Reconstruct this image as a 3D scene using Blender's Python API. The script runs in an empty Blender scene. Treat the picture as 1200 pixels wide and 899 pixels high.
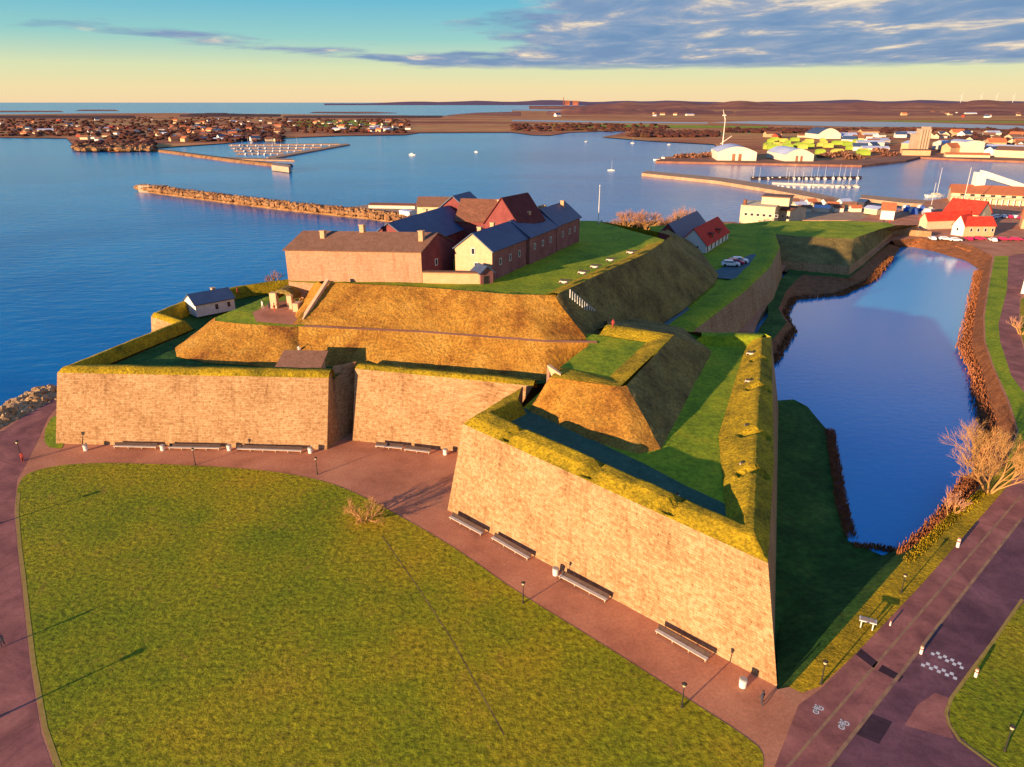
import bpy, bmesh, math, random
from mathutils import Vector, noise
from mathutils.geometry import tessellate_polygon
R = math.radians
SC = bpy.context.scene
COL = SC.collection
FPX = 835.0; CAMH = 60.0; PITCH = R(21.6)
SUN_TO = R(43.5); SUN_EL = R(9.3)

# ------------------------------------------------------------ camera
cd = bpy.data.cameras.new('camera'); cam = bpy.data.objects.new('camera', cd); COL.objects.link(cam)
cam.location = (0, 0, CAMH); cam.rotation_euler = (R(90) - PITCH, 0, 0)
cd.sensor_width = 36; cd.lens = 36 * FPX / 1200; cd.clip_start = 1; cd.clip_end = 60000
SC.camera = cam
SC.view_settings.view_transform = 'Standard'; SC.view_settings.look = 'None'
SC.view_settings.exposure = 1.15; SC.view_settings.gamma = 1.0; SC.view_settings.use_curve_mapping = False

def at(x, y, z=0.0):
    u = (x - 600) / FPX; v = -(y - 449.5) / FPX
    dy = math.cos(PITCH) + v * math.sin(PITCH); dz = -math.sin(PITCH) + v * math.cos(PITCH)
    t = (z - CAMH) / dz
    return Vector((u * t, dy * t, z))

# ------------------------------------------------------------ node helpers
def nd(nt, typ, ins=None, **kw):
    n = nt.nodes.new(typ)
    for k, v in kw.items(): setattr(n, k, v)
    for k, v in (ins or {}).items():
        if isinstance(v, bpy.types.NodeSocket): nt.links.new(v, n.inputs[k])
        else: n.inputs[k].default_value = v
    return n
def mth(nt, op, a, b=None, c=None, clamp=False):
    ins = {0: a}
    if b is not None: ins[1] = b
    if c is not None: ins[2] = c
    return nd(nt, 'ShaderNodeMath', ins, operation=op, use_clamp=clamp).outputs[0]
def rampn(nt, fac, stops, interp='LINEAR'):
    n = nd(nt, 'ShaderNodeValToRGB', {'Fac': fac}); cr = n.color_ramp; cr.interpolation = interp
    while len(cr.elements) < len(stops): cr.elements.new(0.5)
    for e, (p, c) in zip(cr.elements, stops):
        e.position = p; e.color = (c[0], c[1], c[2], 1) if hasattr(c, '__len__') else (c, c, c, 1)
    return n.outputs[0]
def mixc(nt, f, a, b, mode='MIX'):
    n = nt.nodes.new('ShaderNodeMix'); n.data_type = 'RGBA'; n.blend_type = mode; n.clamp_result = False
    for k, v in ((0, f), (6, a), (7, b)):
        if isinstance(v, bpy.types.NodeSocket): nt.links.new(v, n.inputs[k])
        else: n.inputs[k].default_value = v if k == 0 else (v[0], v[1], v[2], 1)
    return n.outputs[2]

# ------------------------------------------------------------ world
w = bpy.data.worlds.new('World'); SC.world = w; w.use_nodes = True
nt = w.node_tree; nt.nodes.clear()
geo = nd(nt, 'ShaderNodeTexCoord').outputs['Generated']
sep = nd(nt, 'ShaderNodeSeparateXYZ', {0: geo})
sx, sy, sz = sep.outputs
zc = mth(nt, 'MAXIMUM', sz, 0.0)
sky = nd(nt, 'ShaderNodeTexSky', sky_type='NISHITA', sun_disc=False, sun_elevation=SUN_EL, sun_rotation=R(90) - (SUN_TO + math.pi),
         altitude=50, air_density=1.3, dust_density=1.0, ozone_density=3.0)
fz = mth(nt, 'POWER', zc, 0.5)
# elevation bands seen in the clear sky (position = sqrt(sin elevation))
band = rampn(nt, fz, [(0.0, (0.98, 0.70, 0.42)), (0.13, (0.92, 0.76, 0.42)), (0.20, (0.72, 0.78, 0.48)), (0.27, (0.30, 0.62, 0.60)),
                      (0.34, (0.13, 0.48, 0.66)), (0.50, (0.045, 0.27, 0.62)), (0.75, (0.03, 0.20, 0.60)), (1.0, (0.04, 0.19, 0.58))])
band10 = nd(nt, 'ShaderNodeVectorMath', {0: band, 1: (10, 10, 10)}, operation='MULTIPLY').outputs[0]
base = mixc(nt, 0.85, sky.outputs[0], band10)
# cloud sheet on a plane above
den = mth(nt, 'ADD', zc, 0.035)
cx = mth(nt, 'DIVIDE', sx, den); cy = mth(nt, 'DIVIDE', sy, den)
cv = nd(nt, 'ShaderNodeCombineXYZ', {0: cx, 1: mth(nt, 'MULTIPLY', cy, 0.95), 2: 0.0}).outputs[0]
n1 = nd(nt, 'ShaderNodeTexNoise', {'Vector': cv, 'Scale': 0.16, 'Detail': 4.0, 'Roughness': 0.55}).outputs[0]
n2 = nd(nt, 'ShaderNodeTexNoise', {'Vector': cv, 'Scale': 0.9, 'Detail': 6.0, 'Roughness': 0.6}).outputs[0]
bias = mth(nt, 'MULTIPLY_ADD', sx, 1.4, 0.06)               # more cloud to the right
bias = mth(nt, 'MAXIMUM', mth(nt, 'MINIMUM', bias, 0.30), -0.13)
cov = mth(nt, 'ADD', mth(nt, 'MULTIPLY_ADD', n1, 0.65, mth(nt, 'MULTIPLY', n2, 0.68)), bias)
# bank of cloud drifting low on the left
e1 = mth(nt, 'SUBTRACT', sz, mth(nt, 'MULTIPLY_ADD', mth(nt, 'ADD', sx, 0.045), -0.078, 0.043))
g1 = mth(nt, 'POWER', 2.718, mth(nt, 'MULTIPLY', mth(nt, 'MULTIPLY', e1, e1), -9000.0))
mk_ = rampn(nt, sx, [(0.0, 1.0), (0.12, 1.0), (0.3, 0.0)])
mk2 = rampn(nt, mth(nt, 'ADD', sx, 0.62), [(0.0, 0.0), (0.25, 1.0)])
cov = mth(nt, 'ADD', cov, mth(nt, 'MULTIPLY', mth(nt, 'MULTIPLY', g1, 0.25), mth(nt, 'MULTIPLY', mk_, mk2)))
cm = rampn(nt, cov, [(0.66, 0.0), (0.82, 1.0)])
edge = rampn(nt, mth(nt, 'MULTIPLY_ADD', n2, 0.012, sz), [(0.0430, 0.0), (0.0485, 1.0)])
fade_hi = rampn(nt, sz, [(0.24, 1.0), (0.40, 0.25), (0.62, 0.08)])
cm = mth(nt, 'MULTIPLY', mth(nt, 'MULTIPLY', cm, edge), fade_hi)
cv2 = nd(nt, 'ShaderNodeVectorMath', {0: cv, 1: (1.6, 1.0, 1.0)}, operation='MULTIPLY').outputs[0]
n3 = nd(nt, 'ShaderNodeTexNoise', {'Vector': cv2, 'Scale': 0.75, 'Detail': 7.0, 'Roughness': 0.62, 'Distortion': 0.4}).outputs[0]
lit = mth(nt, 'ADD', n3, mth(nt, 'MULTIPLY_ADD', sz, 0.9, -0.06))
ccol = rampn(nt, lit, [(0.38, (1.5, 2.5, 4.4)), (0.50, (2.1, 3.0, 4.7)), (0.57, (3.2, 3.6, 4.7)), (0.63, (6.6, 5.6, 4.8)), (0.70, (9.2, 7.6, 5.6))])
fin = mixc(nt, mth(nt, 'MULTIPLY', cm, 0.93), base, ccol)
# below the horizon nothing is seen; keep it dim
bg = nd(nt, 'ShaderNodeBackground', {'Color': fin, 'Strength': 0.05})
nd(nt, 'ShaderNodeOutputWorld', {'Surface': bg.outputs[0]})

# ------------------------------------------------------------ sun
sd = bpy.data.lights.new('sun', 'SUN'); so = bpy.data.objects.new('sun', sd); COL.objects.link(so)
sd.energy = 5.0; sd.angle = R(0.5); sd.color = (1.0, 0.68, 0.40)
dvec = Vector((math.cos(SUN_TO) * math.cos(SUN_EL), math.sin(SUN_TO) * math.cos(SUN_EL), -math.sin(SUN_EL)))
so.rotation_euler = dvec.to_track_quat('-Z', 'Y').to_euler(); so.location = (0, 0, 200)
so['kind'] = 'structure'

# ------------------------------------------------------------ materials
def mat(name, col, rough=0.9, var=None, scale=1.0, fine=None, bump=0.0, bscale=None, spec=0.2, stretch=(1, 1, 1), coord='Object', metal=0.0, emis=None):
    m = bpy.data.materials.new(name); m.use_nodes = True; n = m.node_tree; b = n.nodes['Principled BSDF']
    b.inputs['Roughness'].default_value = rough; b.inputs['Specular IOR Level'].default_value = spec; b.inputs['Metallic'].default_value = metal
    tc = nd(n, 'ShaderNodeTexCoord').outputs[coord]
    v = nd(n, 'ShaderNodeVectorMath', {0: tc, 1: stretch}, operation='MULTIPLY').outputs[0]
    c = None
    if var:
        nz = nd(n, 'ShaderNodeTexNoise', {'Vector': v, 'Scale': scale, 'Detail': 8.0, 'Roughness': 0.65}).outputs[0]
        k = len(var); stops = [(0.33 + 0.34 * i / max(1, k - 1), var[i]) for i in range(k)]
        c = rampn(n, nz, stops)
        if fine:
            fs, amt = fine
            nf = nd(n, 'ShaderNodeTexNoise', {'Vector': v, 'Scale': fs, 'Detail': 4.0, 'Roughness': 0.7}).outputs[0]
            g = rampn(n, nf, [(0.3, 1 - amt), (0.7, 1 + amt)])
            c = mixc(n, 1.0, c, g, 'MULTIPLY')
        n.links.new(c, b.inputs['Base Color'])
    else:
        b.inputs['Base Color'].default_value = (*col, 1)
    if var and name == 'lawn grass':
        lg = nd(n, 'ShaderNodeTexNoise', {'Vector': v, 'Scale': 0.022, 'Detail': 3.0, 'Roughness': 0.5, 'Distortion': 0.6}).outputs[0]
        c = mixc(n, 1.0, c, rampn(n, lg, [(0.35, (0.72, 0.86, 0.8)), (0.5, (1, 1, 1)), (0.65, (1.22, 1.02, 1.1))]), 'MULTIPLY')
        wr = nd(n, 'ShaderNodeTexNoise', {'Vector': v, 'Scale': 0.35, 'Detail': 8.0, 'Roughness': 0.75, 'Distortion': 1.2}).outputs[0]
        c = mixc(n, mth(n, 'MULTIPLY', rampn(n, wr, [(0.56, 0.0), (0.68, 1.0)]), 0.55), c, (0.30, 0.17, 0.03))
        c = mixc(n, mth(n, 'MULTIPLY', rampn(n, wr, [(0.30, 1.0), (0.40, 0.0)]), 0.5), c, (0.08, 0.12, 0.005))
        n.links.new(c, b.inputs['Base Color'])
    if var and 'asphalt' in name:
        wr = nd(n, 'ShaderNodeTexNoise', {'Vector': v, 'Scale': 0.09, 'Detail': 9.0, 'Roughness': 0.7, 'Distortion': 2.0}).outputs[0]
        c = mixc(n, 1.0, c, rampn(n, wr, [(0.36, 0.72), (0.5, 1.0), (0.62, 1.28)]), 'MULTIPLY')
        vo = nd(n, 'ShaderNodeTexVoronoi', {'Vector': v, 'Scale': 0.16}, feature='DISTANCE_TO_EDGE').outputs['Distance']
        c = mixc(n, 1.0, c, rampn(n, vo, [(0.0, 0.86), (0.010, 1.0)]), 'MULTIPLY')
        n.links.new(c, b.inputs['Base Color'])
    if bump:
        nb = nd(n, 'ShaderNodeTexNoise', {'Vector': v, 'Scale': bscale or scale * 4, 'Detail': 6.0, 'Roughness': 0.7}).outputs[0]
        bp = nd(n, 'ShaderNodeBump', {'Height': nb, 'Strength': 1.0, 'Distance': bump})
        n.links.new(bp.outputs[0], b.inputs['Normal'])
    return m
M = {}
M['lawn'] = mat('lawn grass', 0, var=[(0.17, 0.195, 0.005), (0.235, 0.235, 0.006), (0.295, 0.25, 0.007), (0.35, 0.255, 0.010)], scale=0.06, fine=(1.5, 0.66), bump=0.3, bscale=1.3)
M['turf'] = mat('short turf', 0, var=[(0.13, 0.20, 0.008), (0.25, 0.31, 0.010), (0.36, 0.35, 0.012)], scale=0.12, fine=(1.2, 0.4), bump=0.12, bscale=1.5)
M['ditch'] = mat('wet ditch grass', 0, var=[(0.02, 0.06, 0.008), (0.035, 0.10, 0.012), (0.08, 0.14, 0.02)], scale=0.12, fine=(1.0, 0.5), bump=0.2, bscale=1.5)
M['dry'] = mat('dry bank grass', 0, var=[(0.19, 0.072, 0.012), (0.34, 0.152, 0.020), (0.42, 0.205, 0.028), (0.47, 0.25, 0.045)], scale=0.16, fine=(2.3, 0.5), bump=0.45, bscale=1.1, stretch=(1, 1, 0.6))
M['olive'] = mat('shade toned olive grass', 0, var=[(0.11, 0.07, 0.02), (0.20, 0.14, 0.035), (0.27, 0.19, 0.05)], scale=0.16, fine=(1.6, 0.5), bump=0.3, bscale=1.1)  # slope shade put into the colour; gate vault and lawn trail share it
M['parapet'] = mat('parapet grass', 0, var=[(0.17, 0.135, 0.006), (0.36, 0.24, 0.008), (0.52, 0.34, 0.010)], scale=0.2, fine=(2.2, 0.55), bump=0.4, bscale=1.3)
M['path'] = mat('gravel path', 0, var=[(0.36, 0.135, 0.065), (0.50, 0.20, 0.10), (0.58, 0.25, 0.125)], scale=0.12, fine=(2.5, 0.18), bump=0.02, bscale=6)
M['asphalt'] = mat('asphalt', 0, var=[(0.10, 0.042, 0.052), (0.15, 0.062, 0.07), (0.20, 0.085, 0.09)], scale=0.15, fine=(3.0, 0.15), rough=0.7)
M['asphalt_red'] = mat('worn cycle path asphalt', 0, var=[(0.22, 0.078, 0.065), (0.30, 0.11, 0.085), (0.36, 0.14, 0.10)], scale=0.2, fine=(3.0, 0.12), rough=0.8)
M['patch'] = mat('dark asphalt patch', (0.045, 0.022, 0.03), var=[(0.04, 0.02, 0.028), (0.06, 0.03, 0.036)], scale=1)
M['white'] = mat('white paint', 0, var=[(0.58, 0.55, 0.5), (0.75, 0.72, 0.67)], scale=1.5)
M['line'] = mat('faded yellow line paint', 0, var=[(0.22, 0.12, 0.08), (0.42, 0.24, 0.11)], scale=0.7)
M['kerb'] = mat('kerb stone', 0, var=[(0.30, 0.20, 0.04), (0.42, 0.28, 0.07)], scale=1.2)
M['paving'] = mat('stone paving', 0, var=[(0.07, 0.12, 0.13), (0.12, 0.17, 0.17)], scale=0.3, fine=(3, 0.2))
M['walk_green'] = mat('grey green walk surface', 0, var=[(0.03, 0.085, 0.05), (0.06, 0.13, 0.075)], scale=0.4, fine=(2, 0.3))  # dark grey green tone for the strip behind the front parapet
M['mud'] = mat('brown reed bank', 0, var=[(0.16, 0.055, 0.02), (0.34, 0.13, 0.045)], scale=0.5, fine=(3, 0.5), bump=0.3)
M['roof_grey'] = mat('brown grey roof', 0, var=[(0.17, 0.085, 0.05), (0.23, 0.12, 0.075)], scale=0.6, fine=(2.5, 0.25), rough=0.7)
M['roof_blue'] = mat('slate roof', 0, var=[(0.035, 0.06, 0.12), (0.05, 0.085, 0.16)], scale=0.4, fine=(3, 0.15), rough=0.55, spec=0.4)
M['roof_rust'] = mat('rust red tiles', 0, var=[(0.17, 0.07, 0.04), (0.26, 0.11, 0.06)], scale=0.6, fine=(2, 0.3))
M['roof_maroon'] = mat('dark maroon tiles', 0, var=[(0.10, 0.022, 0.022), (0.15, 0.035, 0.03)], scale=0.6, fine=(2, 0.25))
M['roof_red'] = mat('bright red tiles', 0, var=[(0.50, 0.03, 0.02), (0.62, 0.06, 0.03)], scale=0.6, fine=(2, 0.15))
M['roof_orange'] = mat('orange tiles', 0, var=[(0.42, 0.12, 0.05), (0.52, 0.17, 0.07)], scale=0.5, fine=(2, 0.2))
M['plaster'] = mat('pale peach plaster', 0, var=[(0.52, 0.31, 0.16), (0.60, 0.38, 0.21)], scale=0.35, fine=(2, 0.15))
M['plaster_gate'] = mat('white gate plaster', 0, var=[(0.54, 0.33, 0.19), (0.62, 0.41, 0.25)], scale=1)
M['brick_red'] = mat('dark red plaster', 0, var=[(0.17, 0.04, 0.04), (0.25, 0.07, 0.065)], scale=0.3, fine=(2, 0.2))
M['brick_pink'] = mat('weathered pink plaster', 0, var=[(0.20, 0.07, 0.07), (0.32, 0.14, 0.12)], scale=0.25, fine=(1.5, 0.25), stretch=(1, 1, 0.4))
M['red'] = mat('red painted boards', 0, var=[(0.45, 0.04, 0.03), (0.6, 0.08, 0.05)], scale=0.7)
M['cream'] = mat('cream boards', 0, var=[(0.52, 0.42, 0.26), (0.62, 0.52, 0.34)], scale=0.5)
M['glass'] = mat('dark window glass', (0.03, 0.03, 0.04), rough=0.15, spec=0.5)
M['dark'] = mat('dark metal', (0.03, 0.028, 0.025), rough=0.6)
M['wood'] = mat('weathered bench wood', 0, var=[(0.5, 0.42, 0.34), (0.66, 0.57, 0.46)], scale=2)
M['wood_dark'] = mat('dark bench wood', 0, var=[(0.05, 0.03, 0.025), (0.08, 0.05, 0.04)], scale=2)
M['plank'] = mat('jetty planks', 0, var=[(0.34, 0.2, 0.11), (0.46, 0.3, 0.18)], scale=0.2, fine=(1, 0.2))
M['rock'] = mat('boulders', 0, var=[(0.22, 0.12, 0.05), (0.42, 0.26, 0.12), (0.5, 0.34, 0.18)], scale=0.4, fine=(2, 0.3))
M['boulder_dark'] = mat('breakwater boulders', 0, var=[(0.14, 0.06, 0.03), (0.30, 0.15, 0.06), (0.42, 0.24, 0.11)], scale=0.15, fine=(1, 0.3))
M['bark'] = mat('sunlit bark', 0, var=[(0.34, 0.17, 0.055), (0.46, 0.26, 0.09)], scale=2)
M['twig'] = mat('pinkish twigs', 0, var=[(0.30, 0.14, 0.09), (0.42, 0.22, 0.14)], scale=2)
M['reed'] = mat('rusty reeds', 0, var=[(0.22, 0.07, 0.03), (0.42, 0.16, 0.06)], scale=0.6)
M['bushd'] = mat('dark hedge leaves', 0, var=[(0.03, 0.035, 0.012), (0.06, 0.055, 0.018)], scale=0.5)
M['farland'] = mat('far heath', 0, var=[(0.20, 0.055, 0.03), (0.40, 0.13, 0.045), (0.52, 0.24, 0.07), (0.34, 0.27, 0.06)], scale=0.0035, fine=(0.03, 0.4), stretch=(0.35, 1, 1))
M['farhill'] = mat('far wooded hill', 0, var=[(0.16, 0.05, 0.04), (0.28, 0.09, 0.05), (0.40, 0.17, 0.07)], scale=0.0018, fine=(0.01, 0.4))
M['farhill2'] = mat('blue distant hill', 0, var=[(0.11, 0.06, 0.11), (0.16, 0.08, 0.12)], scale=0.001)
M['wooddk'] = mat('far bare woodland', 0, var=[(0.04, 0.014, 0.012), (0.10, 0.032, 0.02), (0.08, 0.05, 0.018)], scale=0.02)
M['timber'] = mat('fresh sawn timber', 0, var=[(0.44, 0.38, 0.06), (0.58, 0.52, 0.10)], scale=0.1)
M['timber_green'] = mat('green covered timber', 0, var=[(0.22, 0.34, 0.03), (0.34, 0.44, 0.06)], scale=0.1)
M['hangar'] = mat('white sheet metal', 0, var=[(0.6, 0.52, 0.4), (0.7, 0.62, 0.5)], scale=0.05)
M['hroof'] = mat('blue white sheet roof', 0, var=[(0.35, 0.4, 0.55), (0.5, 0.55, 0.66)], scale=0.05)
M['concrete'] = mat('concrete', 0, var=[(0.36, 0.25, 0.17), (0.46, 0.33, 0.23)], scale=0.1)
M['quay'] = mat('harbour quay', 0, var=[(0.2, 0.08, 0.05), (0.32, 0.15, 0.08)], scale=0.02, fine=(0.1, 0.3))
M['blue'] = mat('blue tarpaulin', (0.04, 0.09, 0.32), rough=0.6)
M['car_white'] = mat('white car paint', (0.75, 0.78, 0.8), rough=0.25, spec=0.5)
M['car_red'] = mat('magenta car paint', (0.55, 0.02, 0.10), rough=0.25, spec=0.5)
M['skin'] = mat('skin', (0.45, 0.25, 0.17)); M['coat'] = mat('dark coat', (0.05, 0.05, 0.07)); M['coat2'] = mat('red coat', (0.4, 0.06, 0.05)); M['coat3'] = mat('pale coat', (0.6, 0.55, 0.5))
M['hair'] = mat('brown hair', (0.05, 0.03, 0.02))
M['steel'] = mat('galvanised steel', (0.35, 0.33, 0.3), rough=0.5, metal=0.3)

def stone(name, c1, c2, c3, mortar, warm=0.0):
    m = bpy.data.materials.new(name); m.use_nodes = True; n = m.node_tree; b = n.nodes['Principled BSDF']
    b.inputs['Roughness'].default_value = 0.95; b.inputs['Specular IOR Level'].default_value = 0.1
    uv = nd(n, 'ShaderNodeUVMap').outputs[0]
    wob = nd(n, 'ShaderNodeTexNoise', {'Vector': uv, 'Scale': 0.9, 'Detail': 2.0})
    off = nd(n, 'ShaderNodeVectorMath', {0: wob.outputs['Color'], 1: (0.4, 0.22, 0)}, operation='MULTIPLY').outputs[0]
    uvw = nd(n, 'ShaderNodeVectorMath', {0: uv, 1: off}, operation='ADD').outputs[0]
    br = nd(n, 'ShaderNodeTexBrick', {'Vector': uvw, 'Scale': 1.0, 'Color1': (0, 0, 0, 1), 'Color2': (1, 1, 1, 1), 'Mortar': (0.5, 0.5, 0.5, 1), 'Mortar Size': 0.03,
            'Mortar Smooth': 0.5, 'Brick Width': 0.85, 'Row Height': 0.33}, offset=0.43, squash=1.35, squash_frequency=3)
    big = nd(n, 'ShaderNodeTexNoise', {'Vector': uv, 'Scale': 0.12, 'Detail': 7.0, 'Roughness': 0.7}).outputs[0]
    fin_ = nd(n, 'ShaderNodeTexNoise', {'Vector': uv, 'Scale': 1.6, 'Detail': 5.0, 'Roughness': 0.75}).outputs[0]
    st = nd(n, 'ShaderNodeVectorMath', {0: uv, 1: (0.9, 0.13, 1)}, operation='MULTIPLY').outputs[0]
    strk = nd(n, 'ShaderNodeTexNoise', {'Vector': st, 'Scale': 0.9, 'Detail': 5.0, 'Roughness': 0.7}).outputs[0]
    t = mth(n, 'ADD', mth(n, 'MULTIPLY', br.outputs[0], 0.11), mth(n, 'ADD', mth(n, 'MULTIPLY', big, 0.45), mth(n, 'MULTIPLY', fin_, 0.72)))
    c = rampn(n, t, [(0.42, c1), (0.60, c2), (0.76, c3)])
    c = mixc(n, mth(n, 'MULTIPLY', br.outputs['Fac'], 0.2), c, mortar)
    pits = rampn(n, fin_, [(0.30, 0.2), (0.37, 1.0)])
    c = mixc(n, 1.0, c, pits, 'MULTIPLY')
    stain = rampn(n, strk, [(0.32, (0.50, 0.42, 0.36)), (0.47, (1, 1, 1))])
    c = mixc(n, 0.55, c, stain, 'MULTIPLY')
    n.links.new(c, b.inputs['Base Color'])
    h = mth(n, 'ADD', mth(n, 'MULTIPLY', br.outputs['Fac'], -0.3), fin_)
    bp = nd(n, 'ShaderNodeBump', {'Height': h, 'Strength': 0.8, 'Distance': 0.14}); n.links.new(bp.outputs[0], b.inputs['Normal'])
    return m
M['stone'] = stone('rampart stone', (0.16, 0.085, 0.034), (0.35, 0.20, 0.092), (0.48, 0.32, 0.17), (0.20, 0.115, 0.048))
M['stone2'] = stone('castle stone', (0.36, 0.19, 0.11), (0.45, 0.25, 0.15), (0.52, 0.31, 0.19), (0.28, 0.16, 0.09))

def water(name, base_c, rough, bstr, scale, tint=None, wl=0.5):
    m = bpy.data.materials.new(name); m.use_nodes = True; n = m.node_tree; b = n.nodes['Principled BSDF']
    tc = nd(n, 'ShaderNodeTexCoord').outputs['Object']
    v = nd(n, 'ShaderNodeVectorMath', {0: tc, 1: (wl, 1, 1)}, operation='MULTIPLY').outputs[0]
    nz = nd(n, 'ShaderNodeTexNoise', {'Vector': v, 'Scale': scale, 'Detail': 5.0, 'Roughness': 0.6}).outputs[0]
    big = nd(n, 'ShaderNodeTexNoise', {'Vector': v, 'Scale': 0.006, 'Detail': 4.0, 'Roughness': 0.6, 'Distortion': 0.8}).outputs[0]
    b.inputs['Base Color'].default_value = (*base_c, 1)
    if tint: n.links.new(rampn(n, big, [(0.35, base_c), (0.65, tint)]), b.inputs['Base Color'])
    b.inputs['Roughness'].default_value = rough; b.inputs['IOR'].default_value = 1.33; b.inputs['Specular IOR Level'].default_value = 0.5
    h = mth(n, 'MULTIPLY', nz, mth(n, 'ADD', big, 0.4))
    bp = nd(n, 'ShaderNodeBump', {'Height': h, 'Strength': 1.0, 'Distance': bstr}); n.links.new(bp.outputs[0], b.inputs['Normal'])
    return m
M['sea'] = water('sea water', (0.0, 0.095, 0.31), 0.18, 0.36, 0.22, tint=(0.004, 0.21, 0.46))
M['moat'] = water('moat water', (0.0, 0.28, 0.58), 0.05, 0.045, 0.8, tint=(0.004, 0.36, 0.66))
M['lagoon'] = water('pale shallow water', (0.25, 0.3, 0.32), 0.3, 0.1, 0.05)

# ------------------------------------------------------------ object helpers
def link(name, me, m, parent=None):
    o = bpy.data.objects.new(name, me); COL.objects.link(o)
    for x in (m if isinstance(m, (list, tuple)) else [m]): me.materials.append(M[x] if isinstance(x, str) else x)
    if parent is not None:
        o.parent = parent
    return o
def wloc(p):
    l = Vector((0, 0, 0))
    while p is not None: l = l + p.location; p = p.parent
    return l
def mk(name, vs, fs, m, parent=None, uvs=None, smooth=False, mi=None):
    me = bpy.data.meshes.new(name)
    off = wloc(parent) if parent else Vector((0, 0, 0))
    me.from_pydata([Vector(v) - off for v in vs], [], fs)
    if uvs:
        l = me.uv_layers.new(name='UVMap')
        for poly in me.polygons:
            for li, vi in zip(poly.loop_indices, poly.vertices): l.data[li].uv = uvs[vi]
    if smooth: me.polygons.foreach_set('use_smooth', [True] * len(me.polygons))
    if mi: me.polygons.foreach_set('material_index', mi)
    me.update()
    return link(name, me, m, parent)
def tag(o, label=None, cat=None, group=None, kind=None):
    if label: o['label'] = label
    if cat: o['category'] = cat
    if group: o['group'] = group
    if kind: o['kind'] = kind
    return o
def thing(name, loc, label, cat, group=None, rz=0.0):
    o = bpy.data.objects.new(name, None); COL.objects.link(o); o.location = loc; o.rotation_euler = (0, 0, rz); o.empty_display_size = 0.5
    return tag(o, label, cat, group)
def ndisp(p, amp):
    return (noise.noise(p * 0.11) * 1.0 + noise.noise(p * 0.35) * 0.7 + noise.noise(p * 1.1) * 0.35) * amp
def resample(pts, n):
    pts = [Vector(p) for p in pts]; d = [0]
    for a, b in zip(pts, pts[1:]): d.append(d[-1] + (b - a).length)
    out = []
    for i in range(n):
        s = d[-1] * i / (n - 1); k = 0
        while k < len(pts) - 2 and d[k + 1] < s: k += 1
        t = (s - d[k]) / max(1e-9, d[k + 1] - d[k]); out.append(pts[k].lerp(pts[k + 1], min(1, max(0, t))))
    return out
def loft(name, rows, m, parent=None, step=1.0, amp=0.0, edge_amp=None, smooth=True, par=False):
    """rows: polylines; par=True keeps vertices matched one to one between rows"""
    if par:
        k = len(rows[0]); mx = [max((Vector(r[i + 1]) - Vector(r[i])).length for r in rows) for i in range(k - 1)]
        nn = [max(1, int(x / step)) for x in mx]
        rs = []
        for r in rows:
            o = []
            for i in range(k - 1):
                a, b = Vector(r[i]), Vector(r[i + 1])
                o += [a.lerp(b, j / nn[i]) for j in range(nn[i])]
            o.append(Vector(r[-1])); rs.append(o)
        nu = len(rs[0])
    else:
        L = max(sum((Vector(b) - Vector(a)).length for a, b in zip(r, r[1:])) for r in rows)
        nu = max(2, int(L / step) + 1); rs = [resample(r, nu) for r in rows]
    grid = [rs[0]]
    for a, b in zip(rs, rs[1:]):
        dmax = max((q - p).length for p, q in zip(a, b)); nv = max(1, int(dmax / step))
        for j in range(1, nv + 1): grid.append([p.lerp(q, j / nv) for p, q in zip(a, b)])
    vs = []; uvs = []
    for gi, g in enumerate(grid):
        for p in g:
            a_ = amp
            if edge_amp is not None and gi in (0, len(grid) - 1): a_ = edge_amp
            vs.append(p + Vector((0, 0, ndisp(p, a_))) if a_ else p)
    fs = [(j * nu + i, j * nu + i + 1, (j + 1) * nu + i + 1, (j + 1) * nu + i) for j in range(len(grid) - 1) for i in range(nu - 1)]
    return mk(name, vs, fs, m, parent, smooth=smooth)
def sheet(name, pts, m, parent=None, holes=(), step=None, amp=0.0, smooth=True):
    loops = [[Vector(p) for p in pts]] + [[Vector(p) for p in h] for h in holes]
    flat = [p for l in loops for p in l]
    tris = tessellate_polygon([[Vector((p.x, p.y, 0)) for p in l] for l in loops])
    bm = bmesh.new(); bv = [bm.verts.new(p) for p in flat]
    for t in tris:
        try: bm.faces.new([bv[i] for i in t])
        except ValueError: pass
    if step:
        for _ in range(12):
            es = [e for e in bm.edges if e.calc_length() > step]
            if not es or len(bm.verts) > 120000: break
            bmesh.ops.subdivide_edges(bm, edges=es, cuts=1); bmesh.ops.triangulate(bm, faces=bm.faces[:])
    if amp:
        for v in bm.verts: v.co.z += ndisp(v.co, amp)
    for f in bm.faces:
        f.normal_update()
        if f.normal.z < 0: f.normal_flip()
        f.smooth = smooth
    me = bpy.data.meshes.new(name); off = wloc(parent) if parent else Vector()
    for v in bm.verts: v.co -= off
    bm.to_mesh(me); bm.free()
    return link(name, me, m, parent)
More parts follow.
